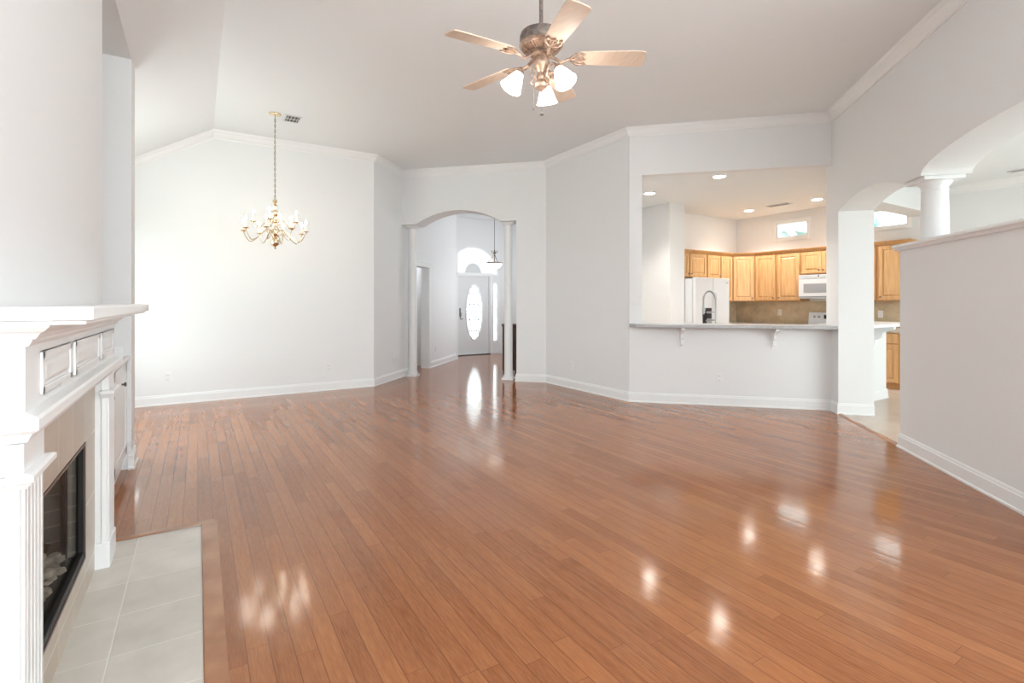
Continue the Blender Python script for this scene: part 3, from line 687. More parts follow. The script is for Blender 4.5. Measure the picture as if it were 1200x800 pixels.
for y0, y1 in ((1.80,1.985),(3.285,3.47)):
    f = MB(); nfl = 4; ww = y1-y0; x1 = FX; x0 = FX-0.008
    f.box(0,x0,Y(y0),Y(y1),0.0,0.900)
    edges = [y0+0.022 + k*(ww-0.044)/nfl for k in range(nfl+1)]
    f.box(x0,x1,Y(y0),Y(y0+0.018),0.13,0.87); f.box(x0,x1,Y(y1-0.018),Y(y1),0.13,0.87)
    for k in range(nfl): f.box(x0,x1,Y(edges[k]+0.005),Y(edges[k+1]-0.005),0.13,0.87)
    f.box(0.036,x0,Y(y0)-0.010,Y(y1)+0.010,0.0,0.9845)
    lgp = f.build('leg', M['trim'], fp, bevel=0.002)
    MB().box(0,FX+0.005,Y(y0)-0.015,Y(y1)+0.015,0,0.13).build('plinth', M['trim'], lgp, bevel=0.004)
    MB().sweep([(0.034,Y(y1)+0.010),(0.034,Y(y0)-0.010),(FX,Y(y0)-0.010),(FX,Y(y1)+0.010),(0.034,Y(y1)+0.010)][1:4]+[(0.034,Y(y1)+0.010)], [(0,0.866),(0.006,0.868),(0.018,0.884),(0.024,0.888),(0.024,0.902),(0.016,0.906),(0,0.908)]).build('necking', M['trim'], lgp)
    MB().box(0,FX-0.001,Y(y0)-0.001,Y(y1)+0.001,0.9005,0.9845).box(0.037,FX,Y(y0)-0.011,Y(y1)+0.011,0.905,0.984).build('capital', M['trim'], lgp, bevel=0.002)
ts = MB().prism((-0.452,0,0), (0,1,0), (0,0,1), (1,0,0), 0.010, rect(1.985,3.285,0,0.985), [rect(2.24,3.03,0.165,0.71)])
struct(ts.build('trim_12', M['surround']), 'beige tile facing around the firebox opening')
struct(MB().box(-0.452,0.018,1.2,3.594,0.0005,0.004).build('floor_hearth', M['hearth'], bevel=0.001), 'flush beige tile hearth')
hs = MB(); hs.box(0.018,0.094,1.2,3.594,0,0.012); hs.box(-0.45,0.094,3.594,3.640,0,0.012)
struct(hs.build('trim_8', M['woodstrip'], bevel=0.009, seg=3), 'oak border strip around the tile hearth')
# firebox insert
fi = thing('fireplace_insert', 'black metal gas firebox with glass front and grey ceramic logs', 'fireplace', (-0.442,2.635,0), 0)
y0,y1,z0,z1 = Y(2.243),Y(3.027),0.168,0.707
f = MB()
for a0,a1,c0,c1 in ((y0,y0+0.016,z0,z1),(y1-0.016,y1,z0,z1),(y0,y1,z1-0.018,z1),(y0,y1,z0,z0+0.035)): f.box(-0.03,-0.004,a0,a1,c0,c1)
f.build('door_frame', M['firemetal'], fi, bevel=0.002)
f = MB()
for a0,a1,c0,c1 in ((y0,y0+0.012,z0,z1),(y1-0.012,y1,z0,z1),(y0,y1,z1-0.012,z1),(y0,y1,z0,z0+0.012)): f.box(-0.008,0.002,a0,a1,c0,c1)
f.build('outer_trim', M['bronze'], fi)
f = MB(); f.box(-0.46,-0.45,y0,y1,z0,z1); f.build('back_panel', M['brick'], fi)
f = MB(); A = [f.v(p) for p in ((-0.03,y0+0.002,z0),(-0.45,y0+0.10,z0),(-0.45,y0+0.10,z1),(-0.03,y0+0.002,z1))]; f.face(A); f.build('side_panel', M['brick'], fi); f = MB()
A = [f.v(p) for p in ((-0.03,y1-0.002,z0),(-0.45,y1-0.10,z0),(-0.45,y1-0.10,z1),(-0.03,y1-0.002,z1))]; f.face(A); f.build('side_panel', M['brick'], fi)
MB().box(-0.46,-0.03,y0,y1,z1-0.006,z1).build('top_panel', M['firemetal'], fi)
MB().box(-0.46,-0.03,y0,y1,z0,z0+0.02).build('floor_pan', M['firemetal'], fi)
for yy in (y1-0.06,y1-0.10): MB().box(-0.07,-0.055,yy,yy+0.018,z0+0.02,z1-0.02).build('screen_rail', M['firemetal'], fi)
f = MB()
for k in range(26): yy = y0+0.04+k*(y1-y0-0.08)/25; f.box(-0.003,-0.0015,yy-0.007,yy+0.007,z0+0.018,z0+0.034)
f.build('louvre', M['slot'], fi)
def lump(pts, rs, amp, seed):
    rnd = random.Random(seed); f = MB(); P = []; RR = []
    n = 16
    for i in range(n+1):
        t = i/n*(len(pts)-1); k = min(int(t), len(pts)-2); u = t-k
        p = Vector(pts[k]).lerp(Vector(pts[k+1]), u); P.append(p + Vector([rnd.uniform(-amp,amp)*0.4 for _ in range(3)]))
        RR.append((rs[k]*(1-u)+rs[k+1]*u)*(1+rnd.uniform(-0.18,0.18)) * (0.75 if i in (0,n) else 1))
    f.tube(P, RR, 12)
    for v in f.bm.verts: v.co += Vector([rnd.uniform(-amp,amp) for _ in range(3)])
    return f
for k,(pts,rs,mt) in enumerate([([(-0.16,y0+0.08,0.235),(-0.14,0.0,0.245),(-0.17,y1-0.16,0.235)],(0.05,0.055,0.045),'log'),
        ([(-0.30,y0+0.14,0.26),(-0.28,y1-0.17,0.27)],(0.055,0.05),'log'),
        ([(-0.12,-0.14,0.31),(-0.30,0.02,0.36)],(0.034,0.03),'log'),
        ([(-0.10,0.12,0.30),(-0.28,0.23,0.35)],(0.032,0.026),'log'),
        ([(-0.10,0.20,0.32),(-0.22,-0.05,0.42)],(0.024,0.02),'char'),
        ([(-0.09,-0.24,0.30),(-0.26,-0.10,0.37)],(0.03,0.026),'log')]):
    lump(pts, rs, 0.006, k).build('ceramic_log', M[mt], fi, smooth=True)
f = MB(); rnd = random.Random(3)
for k in range(150):
    c = (rnd.uniform(-0.32,-0.05), rnd.uniform(y0+0.06,y1-0.09), z0+0.035+rnd.uniform(0,0.05)); r_ = rnd.uniform(0.016,0.034)
    f.lathe([(0,-r_*0.7),(r_*0.9,-r_*0.2),(r_*0.8,r_*0.4),(0,r_*0.7)], c, 6)
em = f.build('ember_bed', M['log'], fi); em['kind'] = 'stuff'
MB().box(-0.026,-0.022,y0+0.016,y1-0.016,z0+0.035,z1-0.018).build('glass_front', M['fireglass'], fi)

# built-in cabinet in the alcove
ac = thing('alcove_cabinet', 'white built-in cabinet with two knobs beside the fireplace', 'cabinet', (-0.485,3.595,0), 0)
f = MB().box(-0.74,-0.02,0.0,1.52,0.12,0.885).box(-0.74,-0.04,0.0,1.52,0,0.12); f.build('body', M['trim'], ac)
MB().box(-0.745,0.015,0.0,1.52,0.885,0.92).build('top', M['trim'], ac, bevel=0.004)
MB().box(-0.755,-0.745,0.0,1.52,0.885,1.0).box(-0.745,-0.02,1.505,1.52,0.92,1.0).build('splash_strip', M['trim'], ac)
for (ya, yb, kn) in ((0.03,0.755,0.52),(0.765,1.49,1.17)):
    f = MB(); f.box(-0.02,-0.012,ya,yb,0.14,0.87)
    for a0,a1,c0,c1 in ((ya,ya+0.055,0.14,0.87),(yb-0.055,yb,0.14,0.87),(ya,yb,0.80,0.87),(ya,yb,0.14,0.21)): f.box(-0.012,0.0,a0,a1,c0,c1)
    n = 12
    for k in range(n): 
        a = ya+0.058+k*(yb-ya-0.116)/n; f.box(-0.012,-0.006,a+0.003,a+(yb-ya-0.116)/n-0.003,0.21,0.80)
    d = f.build('door', M['trim'], ac, bevel=0.0015)
    MB().lathe([(0.008,0),(0.006,0.012),(0.016,0.018),(0.017,0.026),(0,0.032)], (0,0,0), 14, Matrix.Translation((0,kn,0.735)) @ Matrix.Rotation(R(90),4,'Y')).build('knob', M['nickel'], d, smooth=True)

# ------------------------------------------------------------------ kitchen cabinets
def cab_door(w, h, parent, x0, z0, knob=None, name='door', fr=0.055, y=-0.0):
    """raised panel door, local x right, front toward -y, lower-left corner (x0,z0)"""
    f = MB(); x1, z1 = x0+w, z0+h
    f.box(x0,x1,y-0.010,y,z0,z1)
    for a0,a1,c0,c1 in ((x0,x0+fr,z0,z1),(x1-fr,x1,z0,z1),(x0+fr,x1-fr,z1-fr,z1),(x0+fr,x1-fr,z0,z0+fr)): f.box(a0,a1,y-0.022,y-0.010,c0,c1)
    f.frustum(x0+fr+0.006, x1-fr-0.006, z0+fr+0.006, z1-fr-0.006, y-0.010, y-0.020, 0.022)
    d = f.build(name, M['maple'], parent, bevel=0.0025)
    if knob:
        MB().lathe([(0.006,0),(0.005,0.010),(0.013,0.016),(0.014,0.022),(0,0.028)], (0,0,0), 12, Matrix.Translation((knob[0],y-0.022,knob[1])) @ Matrix.Rotation(R(90),4,'X')).build('knob', M['nickel'], d, smooth=True)
    return d
def upper(label, loc, rotz, w, z0, z1, doors, depth=0.32):
    c = thing('wall_cabinet', label, 'cabinet', (loc[0],loc[1],0), rotz, 'maple kitchen wall cabinets')
    MB().box(0,w,0,depth,z0,z1).build('body', M['maple_dark'], c, bevel=0.002)
    for (x0,x1,side) in doors:
        kx = x0+0.028 if side == 'l' else x1-0.028
        cab_door(x1-x0, z1-z0-0.045, c, x0, z0+0.02, (kx, z0+0.02+0.045 if side else 0))
    return c
UZ1 = 2.28
upper('maple wall cabinet above the white refrigerator', (7.43,6.28), 0, 0.895, 1.82, UZ1, [(0.03,0.365,'r'),(0.395,0.87,'l')])
upper('narrow maple wall cabinet just right of the one above the refrigerator', (8.33,6.28), 0, 0.41, 1.80, UZ1, [(0.012,0.395,'r')])
upper('tall narrow maple wall cabinet left of the diagonal corner cabinet', (8.745,6.28), 0, 0.368, 1.37, UZ1, [(0.012,0.350,'l')])
cc = thing('wall_cabinet', 'diagonal corner maple wall cabinet', 'cabinet', (9.115,6.28,0), ROT, 'maple kitchen wall cabinets')
MB().prism((0,0,1.37), (1,0,0), (0,1,0), (0,0,1), UZ1-1.37, [(0,0),(0.431,0),(0.66,0.225),(0.215,0.66),(-0.225,0.225)]).build('body', M['maple_dark'], cc, bevel=0.002)
cab_door(0.375, UZ1-1.37-0.045, cc, 0.028, 1.39, (0.372,1.43))
upper('double-door maple wall cabinet between the corner and the microwave', (9.42,5.972), R(-90), 0.885, 1.37, UZ1, [(0.022,0.415,'r'),(0.470,0.868,'l')], 0.325)
upper('short maple wall cabinet above the white microwave', (9.42,5.085), R(-90), 0.76, 1.86, UZ1, [(0.035,0.375,'r'),(0.39,0.73,'l')], 0.325)
upper('maple wall cabinet seen through the passage on the right', (9.42,4.322), R(-90), 0.90, 1.37, UZ1, [(0.02,0.452,'r'),(0.505,0.875,'l')], 0.325)
cprof = [(-0.005,UZ1-0.01),(0.014,UZ1-0.008),(0.018,UZ1+0.008),(0.045,UZ1+0.040),(0.050,UZ1+0.055),(-0.03,UZ1+0.055),(-0.03,UZ1)]
f = MB().sweep([(7.43,6.28),(9.115,6.28),(9.42,5.975),(9.42,3.42),(9.74,3.42)], cprof)
struct(f.build('trim_9', M['maple_dark'], bevel=0.002), 'honey maple crown along the wall cabinet tops')
# backsplash
struct(MB().box(9.742,9.75,3.42,6.60,0.93,1.37).build('trim_10', M['splash']), 'beige diagonal tile backsplash')
struct(MB().box(8.44,9.74,6.602,6.61,0.93,1.37).build('trim_11', M['splash_x']), 'beige diagonal tile backsplash beside the refrigerator')
plate('outlet', 'outlet on the tile backsplash left of the range', (9.742,5.66,1.15), R(-90), group=None)
plate('outlet', 'outlet on the tile backsplash seen through the passage', (9.742,3.93,1.15), R(-90))
def base_cab(label, loc, rotz, w, cols, depth=0.58):
    c = thing('base_cabinet', label, 'cabinet', (loc[0],loc[1],0), rotz, 'maple kitchen base cabinets')
    MB().box(0,w,0,depth,0.09,0.875).box(0.0,w,0.06,depth,0,0.09).build('body', M['maple_dark'], c, bevel=0.002)
    for x0,x1,s_ in cols:
        f = MB().box(x0,x1,-0.020,0,0.715,0.862); d = f.build('drawer', M['maple'], c, bevel=0.004)
        MB().lathe([(0.006,0),(0.005,0.010),(0.013,0.016),(0.014,0.022),(0,0.028)], (0,0,0), 12, Matrix.Translation(((x0+x1)/2,-0.020,0.79)) @ Matrix.Rotation(R(90),4,'X')).build('knob', M['nickel'], d, smooth=True)
        cab_door(x1-x0, 0.59, c, x0, 0.105, (x0+0.03 if s_ == 'l' else x1-0.03, 0.65))
    return c
base_cab('maple base cabinet low at the right, seen through the passage', (9.14,4.315), R(-90), 0.90, [(0.02,0.44,'r'),(0.455,0.865,'l')])
base_cab('maple base cabinet between the range and the corner, hidden by the bar', (9.14,6.00), R(-90), 0.91, [(0.02,0.44,'r'),(0.46,0.89,'l')])
tag(MB().box(9.10,9.742,3.40,4.318,0.876,0.915).build('worktop', M['worktop'], bevel=0.006), 'cream worktop on the base cabinet in the passage view', 'worktop')
tag(MB().prism((0,0,0.876), (1,0,0), (0,1,0), (0,0,1), 0.039, [(9.10,5.088),(9.742,5.088),(9.742,6.602),(8.45,6.602),(8.45,5.98),(9.10,5.98)]).build('worktop', M['worktop'], bevel=0.006), 'cream worktop left of the range, running into the corner', 'worktop')
# sink run behind the bar
sb = thing('sink_cabinet', 'maple sink base cabinet behind the bar counter', 'cabinet', tuple(US*7.18+UM*0.36)[:2]+(0,), ROT)
MB().box(0,1.95,0.0,0.56,0.09,0.875).box(0,1.95,0.0,0.50,0,0.09).build('body', M['maple_dark'], sb)
wt = MB().prism((0,0,0.876), UM, US, (0,0,1), 0.039, rect(0.34,2.34,7.175,7.78)); tag(wt.build('worktop', M['worktop'], bevel=0.005), 'cream sink worktop behind the bar counter', 'worktop')

# refrigerator
rf = thing('refrigerator', 'white side-by-side refrigerator with a black ice dispenser', 'refrigerator', (7.44,5.84,0), 0)
MB().box(0,0.965,0.07,0.74,0.02,1.775).build('body', M['white_app'], rf, bevel=0.006)
d1 = MB().box(0.0,0.487,0.0,0.065,0.06,1.79).build('door', M['white_app'], rf, bevel=0.012, seg=3)
d2 = MB().box(0.493,0.965,0.0,0.065,0.06,1.79).build('door', M['white_app'], rf, bevel=0.012, seg=3)
for d, x in ((d1,0.455),(d2,0.525)):
    MB().tube([(x,0,0.62),(x,-0.045,0.66),(x,-0.05,0.9),(x,-0.05,1.2),(x,-0.045,1.50),(x,0,1.54)], 0.011, 10).build('handle', M['white_app'], d, smooth=True)
ds = MB().box(0.185,0.44,-0.006,0.004,0.86,1.25).build('dispenser', M['app_grey'], d1, bevel=0.003)
MB().box(0.195,0.30,-0.009,-0.005,0.90,1.20).build('dispenser_recess', M['black'], d1); 
for a0,a1,c0,c1 in ((0.185,0.235,1.10,1.245),(0.27,0.43,1.19,1.245),(0.28,0.43,1.06,1.15)): MB().box(a0,a1,-0.013,-0.008,c0,c1).build('control_panel', M['black'], d1, bevel=0.002)
MB().box(0.86,0.92,-0.003,0.002,1.70,1.718).build('badge', M['app_grey'], d2)
for x in (0.08,0.88): MB().box(x-0.03,x+0.03,0.1,0.16,0,0.03).build('foot', M['black'], rf)
# microwave
mw = thing('microwave', 'white microwave mounted over the electric range', 'microwave', (9.35,5.078,1.42), R(-90))
MB().box(0,0.745,0.02,0.39,0,0.425).build('body', M['white_app'], mw, bevel=0.004)
d = MB().box(0,0.58,-0.005,0.02,0.035,0.345).build('door', M['white_app'], mw, bevel=0.006)
MB().box(0.09,0.52,-0.008,-0.003,0.10,0.265).build('window', M['app_grey'], d, bevel=0.003)
MB().tube([(0.555,-0.005,0.08),(0.555,-0.035,0.10),(0.555,-0.035,0.29),(0.555,-0.005,0.31)], 0.008).build('handle', M['white_app'], d, smooth=True)
MB().box(0.585,0.745,-0.005,0.02,0.035,0.345).build('control_panel', M['white_app'], mw, bevel=0.004)
f = MB().box(0,0.745,-0.005,0.02,0.35,0.425)
for k in range(4): f.box(0.02,0.725,-0.008,-0.004,0.362+k*0.014,0.368+k*0.014)
f.build('vent_grille', M['white_app'], mw); MB().box(0,0.745,0.0,0.38,-0.006,0.03).build('underside', M['app_grey'], mw)
MB().lathe([(0,0),(0.012,0.0),(0.012,0.004),(0,0.004)], (0,0,0), 14, Matrix.Translation((0.35,-0.008,0.40)) @ Matrix.Rotation(R(90),4,'X')).build('badge', M['black'], mw)
# range
rg = thing('range', 'white electric range with control knobs on its backguard', 'stove', (9.12,5.076,0), R(-90))
MB().box(0.004,0.748,0.02,0.60,0.04,0.905).build('body', M['white_app'], rg, bevel=0.004)
MB().box(0.004,0.748,0.0,0.60,0.905,0.925).build('cooktop', M['white_app'], rg, bevel=0.004)
d = MB().box(0.01,0.742,-0.02,0.02,0.24,0.80).build('oven_door', M['white_app'], rg, bevel=0.006)
MB().tube([(0.08,-0.02,0.74),(0.08,-0.06,0.75),(0.67,-0.06,0.75),(0.67,-0.02,0.74)], 0.011).build('handle', M['white_app'], d, smooth=True)
MB().box(0.15,0.60,-0.023,-0.018,0.38,0.66).build('oven_window', M['black'], d)
MB().box(0.01,0.742,-0.015,0.02,0.05,0.23).build('storage_drawer', M['white_app'], rg, bevel=0.005)
bg_ = MB().prism((0.004,0,0), (0,1,0), (0,0,1), (1,0,0), 0.744, [(0.54,0.925),(0.60,0.925),(0.612,1.165),(0.572,1.165)]).build('backguard', M['white_app'], rg, bevel=0.006)
for x in (0.11,0.19,0.56,0.64):
    MB().lathe([(0.024,0),(0.022,0.012),(0.018,0.02),(0,0.02)], (0,0,0), 16, Matrix.Translation((x,0.56,1.085)) @ Matrix.Rotation(R(82),4,'X')).build('knob', M['app_grey'], bg_, smooth=True)
MB().box(0.28,0.47,0.548,0.558,1.05,1.12).build('display', M['black'], bg_)
for (x,y,r_) in ((0.2,0.15,0.10),(0.56,0.15,0.08),(0.2,0.42,0.08),(0.56,0.42,0.10)):
    f = MB(); f.tube([((x+ (r_*(1-k/40))*math.cos(k*0.5)), y+(r_*(1-k/40))*math.sin(k*0.5), 0.932) for k in range(36)], 0.005, 6); f.build('burner_coil', M['black'], rg, smooth=True)
MB().box(0.02,0.73,0.05,0.58,0.0,0.04).build('toe_base', M['black'], rg)

# faucet on the sink worktop
fa_ = thing('faucet', 'steel pull-down spring faucet behind the bar counter', 'faucet', tuple(US*7.42+UM*1.155)[:2]+(0.915,), R(180-31.9))
# local +x points left in the view
f = MB().lathe([(0.028,0),(0.028,0.012),(0.018,0.02),(0.016,0.12),(0.018,0.13),(0.013,0.14)], seg=18); f.build('base', M['chrome'], fa_, smooth=True)
MB().tube([(0,0,0.12),(0,0,0.36)], 0.009, 10).build('riser', M['chrome'], fa_, smooth=True)
cpts = [(0,0,0.36)]+[(0.082-0.082*math.cos(PI*k/14), 0, 0.47+0.118*math.sin(PI*k/14)) for k in range(15)]+[(0.164,0,0.40)]
MB().tube(cpts, 0.006, 8).build('hose', M['chrome'], fa_, smooth=True)
# spring coil round the hose
L_ = []; 
for a, b_ in zip(cpts, cpts[1:]):
    A_, B_ = Vector(a), Vector(b_); n = max(2, int((B_-A_).length/0.0016))
    for k in range(n): L_.append(A_.lerp(B_, k/n))
hel = []
for i, p in enumerate(L_):
    d = (L_[min(i+1,len(L_)-1)]-L_[max(i-1,0)]).normalized(); yv = Vector((0,1,0)); xv = d.cross(yv)
    a = i*0.9; hel.append(p + (xv*math.cos(a)+yv*math.sin(a))*0.0125)
MB().tube(hel, 0.0028, 5).build('spring_coil', M['chrome'], fa_, smooth=True)
MB().lathe([(0.012,0),(0.017,0.02),(0.017,0.09),(0.012,0.11),(0.012,0.13)], (0.164,0,0.27), 14).build('spray_head', M['chrome'], fa_, smooth=True)
MB().tube([(0,0,0.30),(0.155,0,0.30)], 0.006, 8).build('docking_arm', M['chrome'], fa_, smooth=True)
MB().tube([(0,0,0.19),(0.10,0,0.19),(0.13,0,0.18)], 0.010, 10).build('pot_spout', M['chrome'], fa_, smooth=True)
MB().tube([(0,0,0.07),(-0.03,0.03,0.07),(-0.035,0.05,0.12)], 0.006, 8).build('lever', M['chrome'], fa_, smooth=True)

# dark wooden cabinet standing behind the right foyer column
loc = Vector((0.5284*9.55-0.055*0.849, 0.849*9.55+0.055*0.5284, 0))
dk = thing('console_cabinet', 'dark brown wooden cabinet half hidden behind the right foyer column', 'cabinet', loc, R(-31.9))
MB().box(-0.125,0.14,0.0,0.30,0.06,0.895).build('body', M['darkwood'], dk, bevel=0.003)
MB().box(-0.142,0.15,-0.015,0.31,0.895,0.93).build('top', M['darkwood'], dk, bevel=0.005)
d = MB().box(-0.11,0.125,-0.012,0,0.10,0.86).box(-0.07,0.085,-0.018,-0.012,0.16,0.80).build('door', M['darkwood'], dk, bevel=0.003)
for x in (-0.115,0.11):
    for y in (0.0,0.27): MB().box(x,x+0.025,y,y+0.025,0,0.06).build('leg', M['darkwood'], dk)

# ------------------------------------------------------------------ ceiling fan
FC = (1.90,2.693)
fan = thing('ceiling_fan', 'five-blade ceiling fan with pale maple blades and three lit shades', 'ceiling fan', (FC[0],FC[1],H), 0)
def fz(z): return z-H
MB().lathe([(0.0,0),(0.07,0),(0.075,-0.02),(0.06,-0.06),(0.02,-0.075),(0,-0.075)], seg=28).build('canopy', M['pewter'], fan, smooth=True)
MB().lathe([(0.013,-0.07),(0.013,fz(3.14))], seg=14).build('downrod', M['pewter'], fan, smooth=True)
MB().lathe([(0,fz(3.15)),(0.03,fz(3.15)),(0.034,fz(3.12)),(0.105,fz(3.113)),(0.132,fz(3.10)),(0.139,fz(3.08)),(0.139,fz(3.036)),(0.136,fz(3.031)),(0,fz(3.031))], seg=44).build('motor_housing', M['pewter'], fan, smooth=True)
MB().lathe([(0,fz(3.03)),(0.141,fz(3.03)),(0.143,fz(3.022)),(0.138,fz(3.014)),(0.122,fz(3.002)),(0.078,fz(2.982)),(0.072,fz(2.975)),(0,fz(2.975))], seg=44).build('motor_base', M['copper'], fan, smooth=True)
f = MB()
for k in range(36):
    a = 2*PI*k/36; m_ = Matrix.Rotation(a,4,'Z') @ Matrix.Translation((0.100,0,fz(2.991))) @ Matrix.Rotation(R(-24),4,'Y'); f.box(-0.026,0.026,-0.0032,0.0032,-0.004,0.004, m_)
f.lathe([(0.072,fz(2.974)),(0.080,fz(2.974)),(0.080,fz(2.968)),(0.072,fz(2.968))], seg=36, ring=True)
f.build('vent_ring', M['copper'], fan)
MB().lathe([(0.055,fz(2.978)),(0.07,fz(2.968)),(0.07,fz(2.956)),(0.046,fz(2.946)),(0.052,fz(2.93)),(0.056,fz(2.905)),(0.05,fz(2.885)),(0.036,fz(2.872)),(0.022,fz(2.845)),(0.026,fz(2.83)),(0.030,fz(2.815)),(0.026,fz(2.80)),(0.040,fz(2.785)),(0.046,fz(2.77)),(0.040,fz(2.752)),(0.018,fz(2.738)),(0.010,fz(2.726)),(0,fz(2.72))], seg=32).build('switch_housing', M['copper'], fan, smooth=True)
pitch = R(-12)
for k in range(5):
    a = R(-35.2+72*k)
    RM = Matrix.Rotation(a,4,'Z') @ Matrix.Translation((0,0,fz(2.925)))
    # blade
    f = MB(); n = 10; top = []; bot = []
    r0, r1 = 0.235, 0.665
    outline = [(r0,-0.050),(r0+0.03,-0.060),(r0+0.2,-0.068),(r1-0.06,-0.073)]
    outline += [(r1-0.04+0.04*math.sin(R(t)), -0.073+0.02*(1-math.cos(R(t)))) for t in (30,60,90)]
    outline += [(r1+0.004,0)] + [(x,-y) for x,y in reversed(outline)]
    TM = RM @ Matrix.Translation((0,0,0.022)) @ Matrix.Rotation(R(2.2),4,'Y') @ Matrix.Rotation(pitch,4,'X')
    A_ = [f.v(TM @ Vector((x,y,0.004))) for x,y in outline]; B_ = [f.v(TM @ Vector((x,y,-0.004))) for x,y in outline]
    f.face(A_); f.face(B_[::-1])
    for i in range(len(outline)): j=(i+1)%len(outline); f.face([A_[i],A_[j],B_[j],B_[i]])
    bl = f.build('blade', M['blade'], fan, bevel=0.0015)
    # iron with ornate fork
    f = MB()
    def tp(x,y,z): return TM @ Vector((x,y,z))
    f.tube([RM @ Vector((0.055,0,0.035)), RM @ Vector((0.09,0,0.012)), RM @ Vector((0.13,0,-0.016)), tp(0.175,0,-0.012), tp(0.215,0,-0.010)], [0.011,0.011,0.010,0.010,0.008], 8)
    for sgn in (-1,1):
        f.tube([tp(0.185,0,-0.010), tp(0.205,sgn*0.025,-0.011), tp(0.225,sgn*0.045,-0.011), tp(0.255,sgn*0.052,-0.010), tp(0.285,sgn*0.044,-0.009), tp(0.270,sgn*0.030,-0.009)], [0.008,0.009,0.009,0.008,0.006,0.004], 7)
        f.tube([tp(0.21,0,-0.011), tp(0.235,sgn*0.016,-0.011), tp(0.262,sgn*0.018,-0.010), tp(0.275,0,-0.010)], 0.006, 7)
    f.tube([tp(0.20,0,-0.011), tp(0.29,0,-0.010)], [0.010,0.004], 7)
    f.build('blade_iron', M['copper'], bl, smooth=True)
for k, ang in enumerate((43.1,163.1,283.1)):
    a = R(ang); RM = Matrix.Rotation(a,4,'Z') @ Matrix.Translation((0,0,fz(0)))
    f = MB()
    def P3(x,z): return RM @ Vector((x,0,z))
    f.tube([P3(0.03,2.80),P3(0.045,2.815),P3(0.052,2.845),P3(0.07,2.872),P3(0.10,2.878),P3(0.125,2.862),P3(0.138,2.838)], 0.0075, 9)
    f.tube([P3(0.052,2.845),P3(0.066,2.842),P3(0.072,2.828),P3(0.062,2.822)], [0.006,0.005,0.004,0.003], 7)
    f.tube([P3(0.04,2.81),P3(0.058,2.790),P3(0.070,2.775),P3(0.060,2.765),P3(0.052,2.773)], [0.006,0.006,0.005,0.004,0.003], 7)
    arm = f.build('light_arm', M['copper'], fan, smooth=True)
    SM = RM @ Matrix.Translation((0.138,0,2.842)) @ Matrix.Rotation(R(-30),4,'Y')
    MB().lathe([(0,0.006),(0.022,0.004),(0.028,-0.012),(0.03,-0.024),(0.0,-0.024)], (0,0,0), 20, SM).build('socket', M['copper'], arm, smooth=True)
    prof = [(0.026,-0.018),(0.034,-0.035),(0.046,-0.065),(0.056,-0.095),(0.064,-0.120),(0.072,-0.135),(0.070,-0.135),(0.054,-0.095),(0.044,-0.065),(0.030,-0.035)]
    MB().lathe(prof+[(0.0,-0.030)], (0,0,0), 28, SM).build('shade', M['shadeglow'], arm, smooth=True)
f = MB().tube([(0.012,0.01,fz(2.74)),(0.012,0.01,fz(2.60))], 0.0016, 6).build('pull_chain', M['chain'], fan)
MB().lathe([(0,-0.012),(0.011,-0.008),(0.013,0),(0.010,0.008),(0,0.012)], (0.012,0.01,fz(2.585)), 14).build('pull_knob', M['pewter'], f, smooth=True)
f = MB().tube([(-0.045,0.02,fz(2.77)),(-0.045,0.02,fz(2.625))], 0.0014, 6).build('pull_chain', M['chain'], fan)
MB().lathe([(0,-0.012),(0.005,-0.006),(0.005,0.006),(0,0.012)], (-0.045,0.02,fz(2.612)), 10).build('pull_knob', M['pewter'], f, smooth=True)

# ------------------------------------------------------------------ chandelier
CC = (0.820,6.93)
ch = thing('chandelier', 'two-tier brass candle chandelier hanging over the dining area', 'chandelier', (CC[0],CC[1],H), 0)
def hz_(z): return z-H
MB().lathe([(0,0),(0.072,0),(0.074,-0.010),(0.05,-0.022),(0.018,-0.034),(0,-0.036)], seg=28).build('canopy', M['brass'], ch, smooth=True)
f = MB(); zt = -0.034; n = 30; zb = hz_(2.655); st = (zt-zb)/n
for k in range(n):
    zc = zt-(k+0.5)*st; pts = []
    for i in range(11):
        t = 2*PI*i/10; x = 0.009*math.cos(t); z = zc+st*0.62*math.sin(t)
        pts.append((x,0,z) if k % 2 else (0,x,z))
    f.tube(pts, 0.0028, 5, caps=False)
f.tube([(0.004,0,zt),(-0.004,0.003,(zt+zb)/2),(0.003,0,zb)], 0.002, 5)
f.build('chain', M['chain'], ch)
body = [(0,2.655),(0.008,2.652),(0.012,2.64),(0.026,2.625),(0.030,2.61),(0.012,2.595),(0.012,2.575),(0.030,2.56),(0.018,2.545),(0.016,2.51),(0.036,2.49),(0.045,2.468),(0.038,2.44),(0.018,2.42),(0.022,2.39),(0.048,2.37),(0.052,2.352),(0.022,2.335),(0.018,2.30),(0.030,2.27),(0.022,2.25),(0.022,2.22),(0.050,2.20),(0.034,2.17),(0.040,2.15),(0.052,2.13),(0.056,2.10),(0.046,2.07),(0.022,2.052),(0.010,2.045),(0.014,2.033),(0.008,2.02),(0,2.012)]
MB().lathe([(r_,hz_(z)) for r_,z in body], seg=28).build('center_stem', M['brass'], ch, smooth=True)
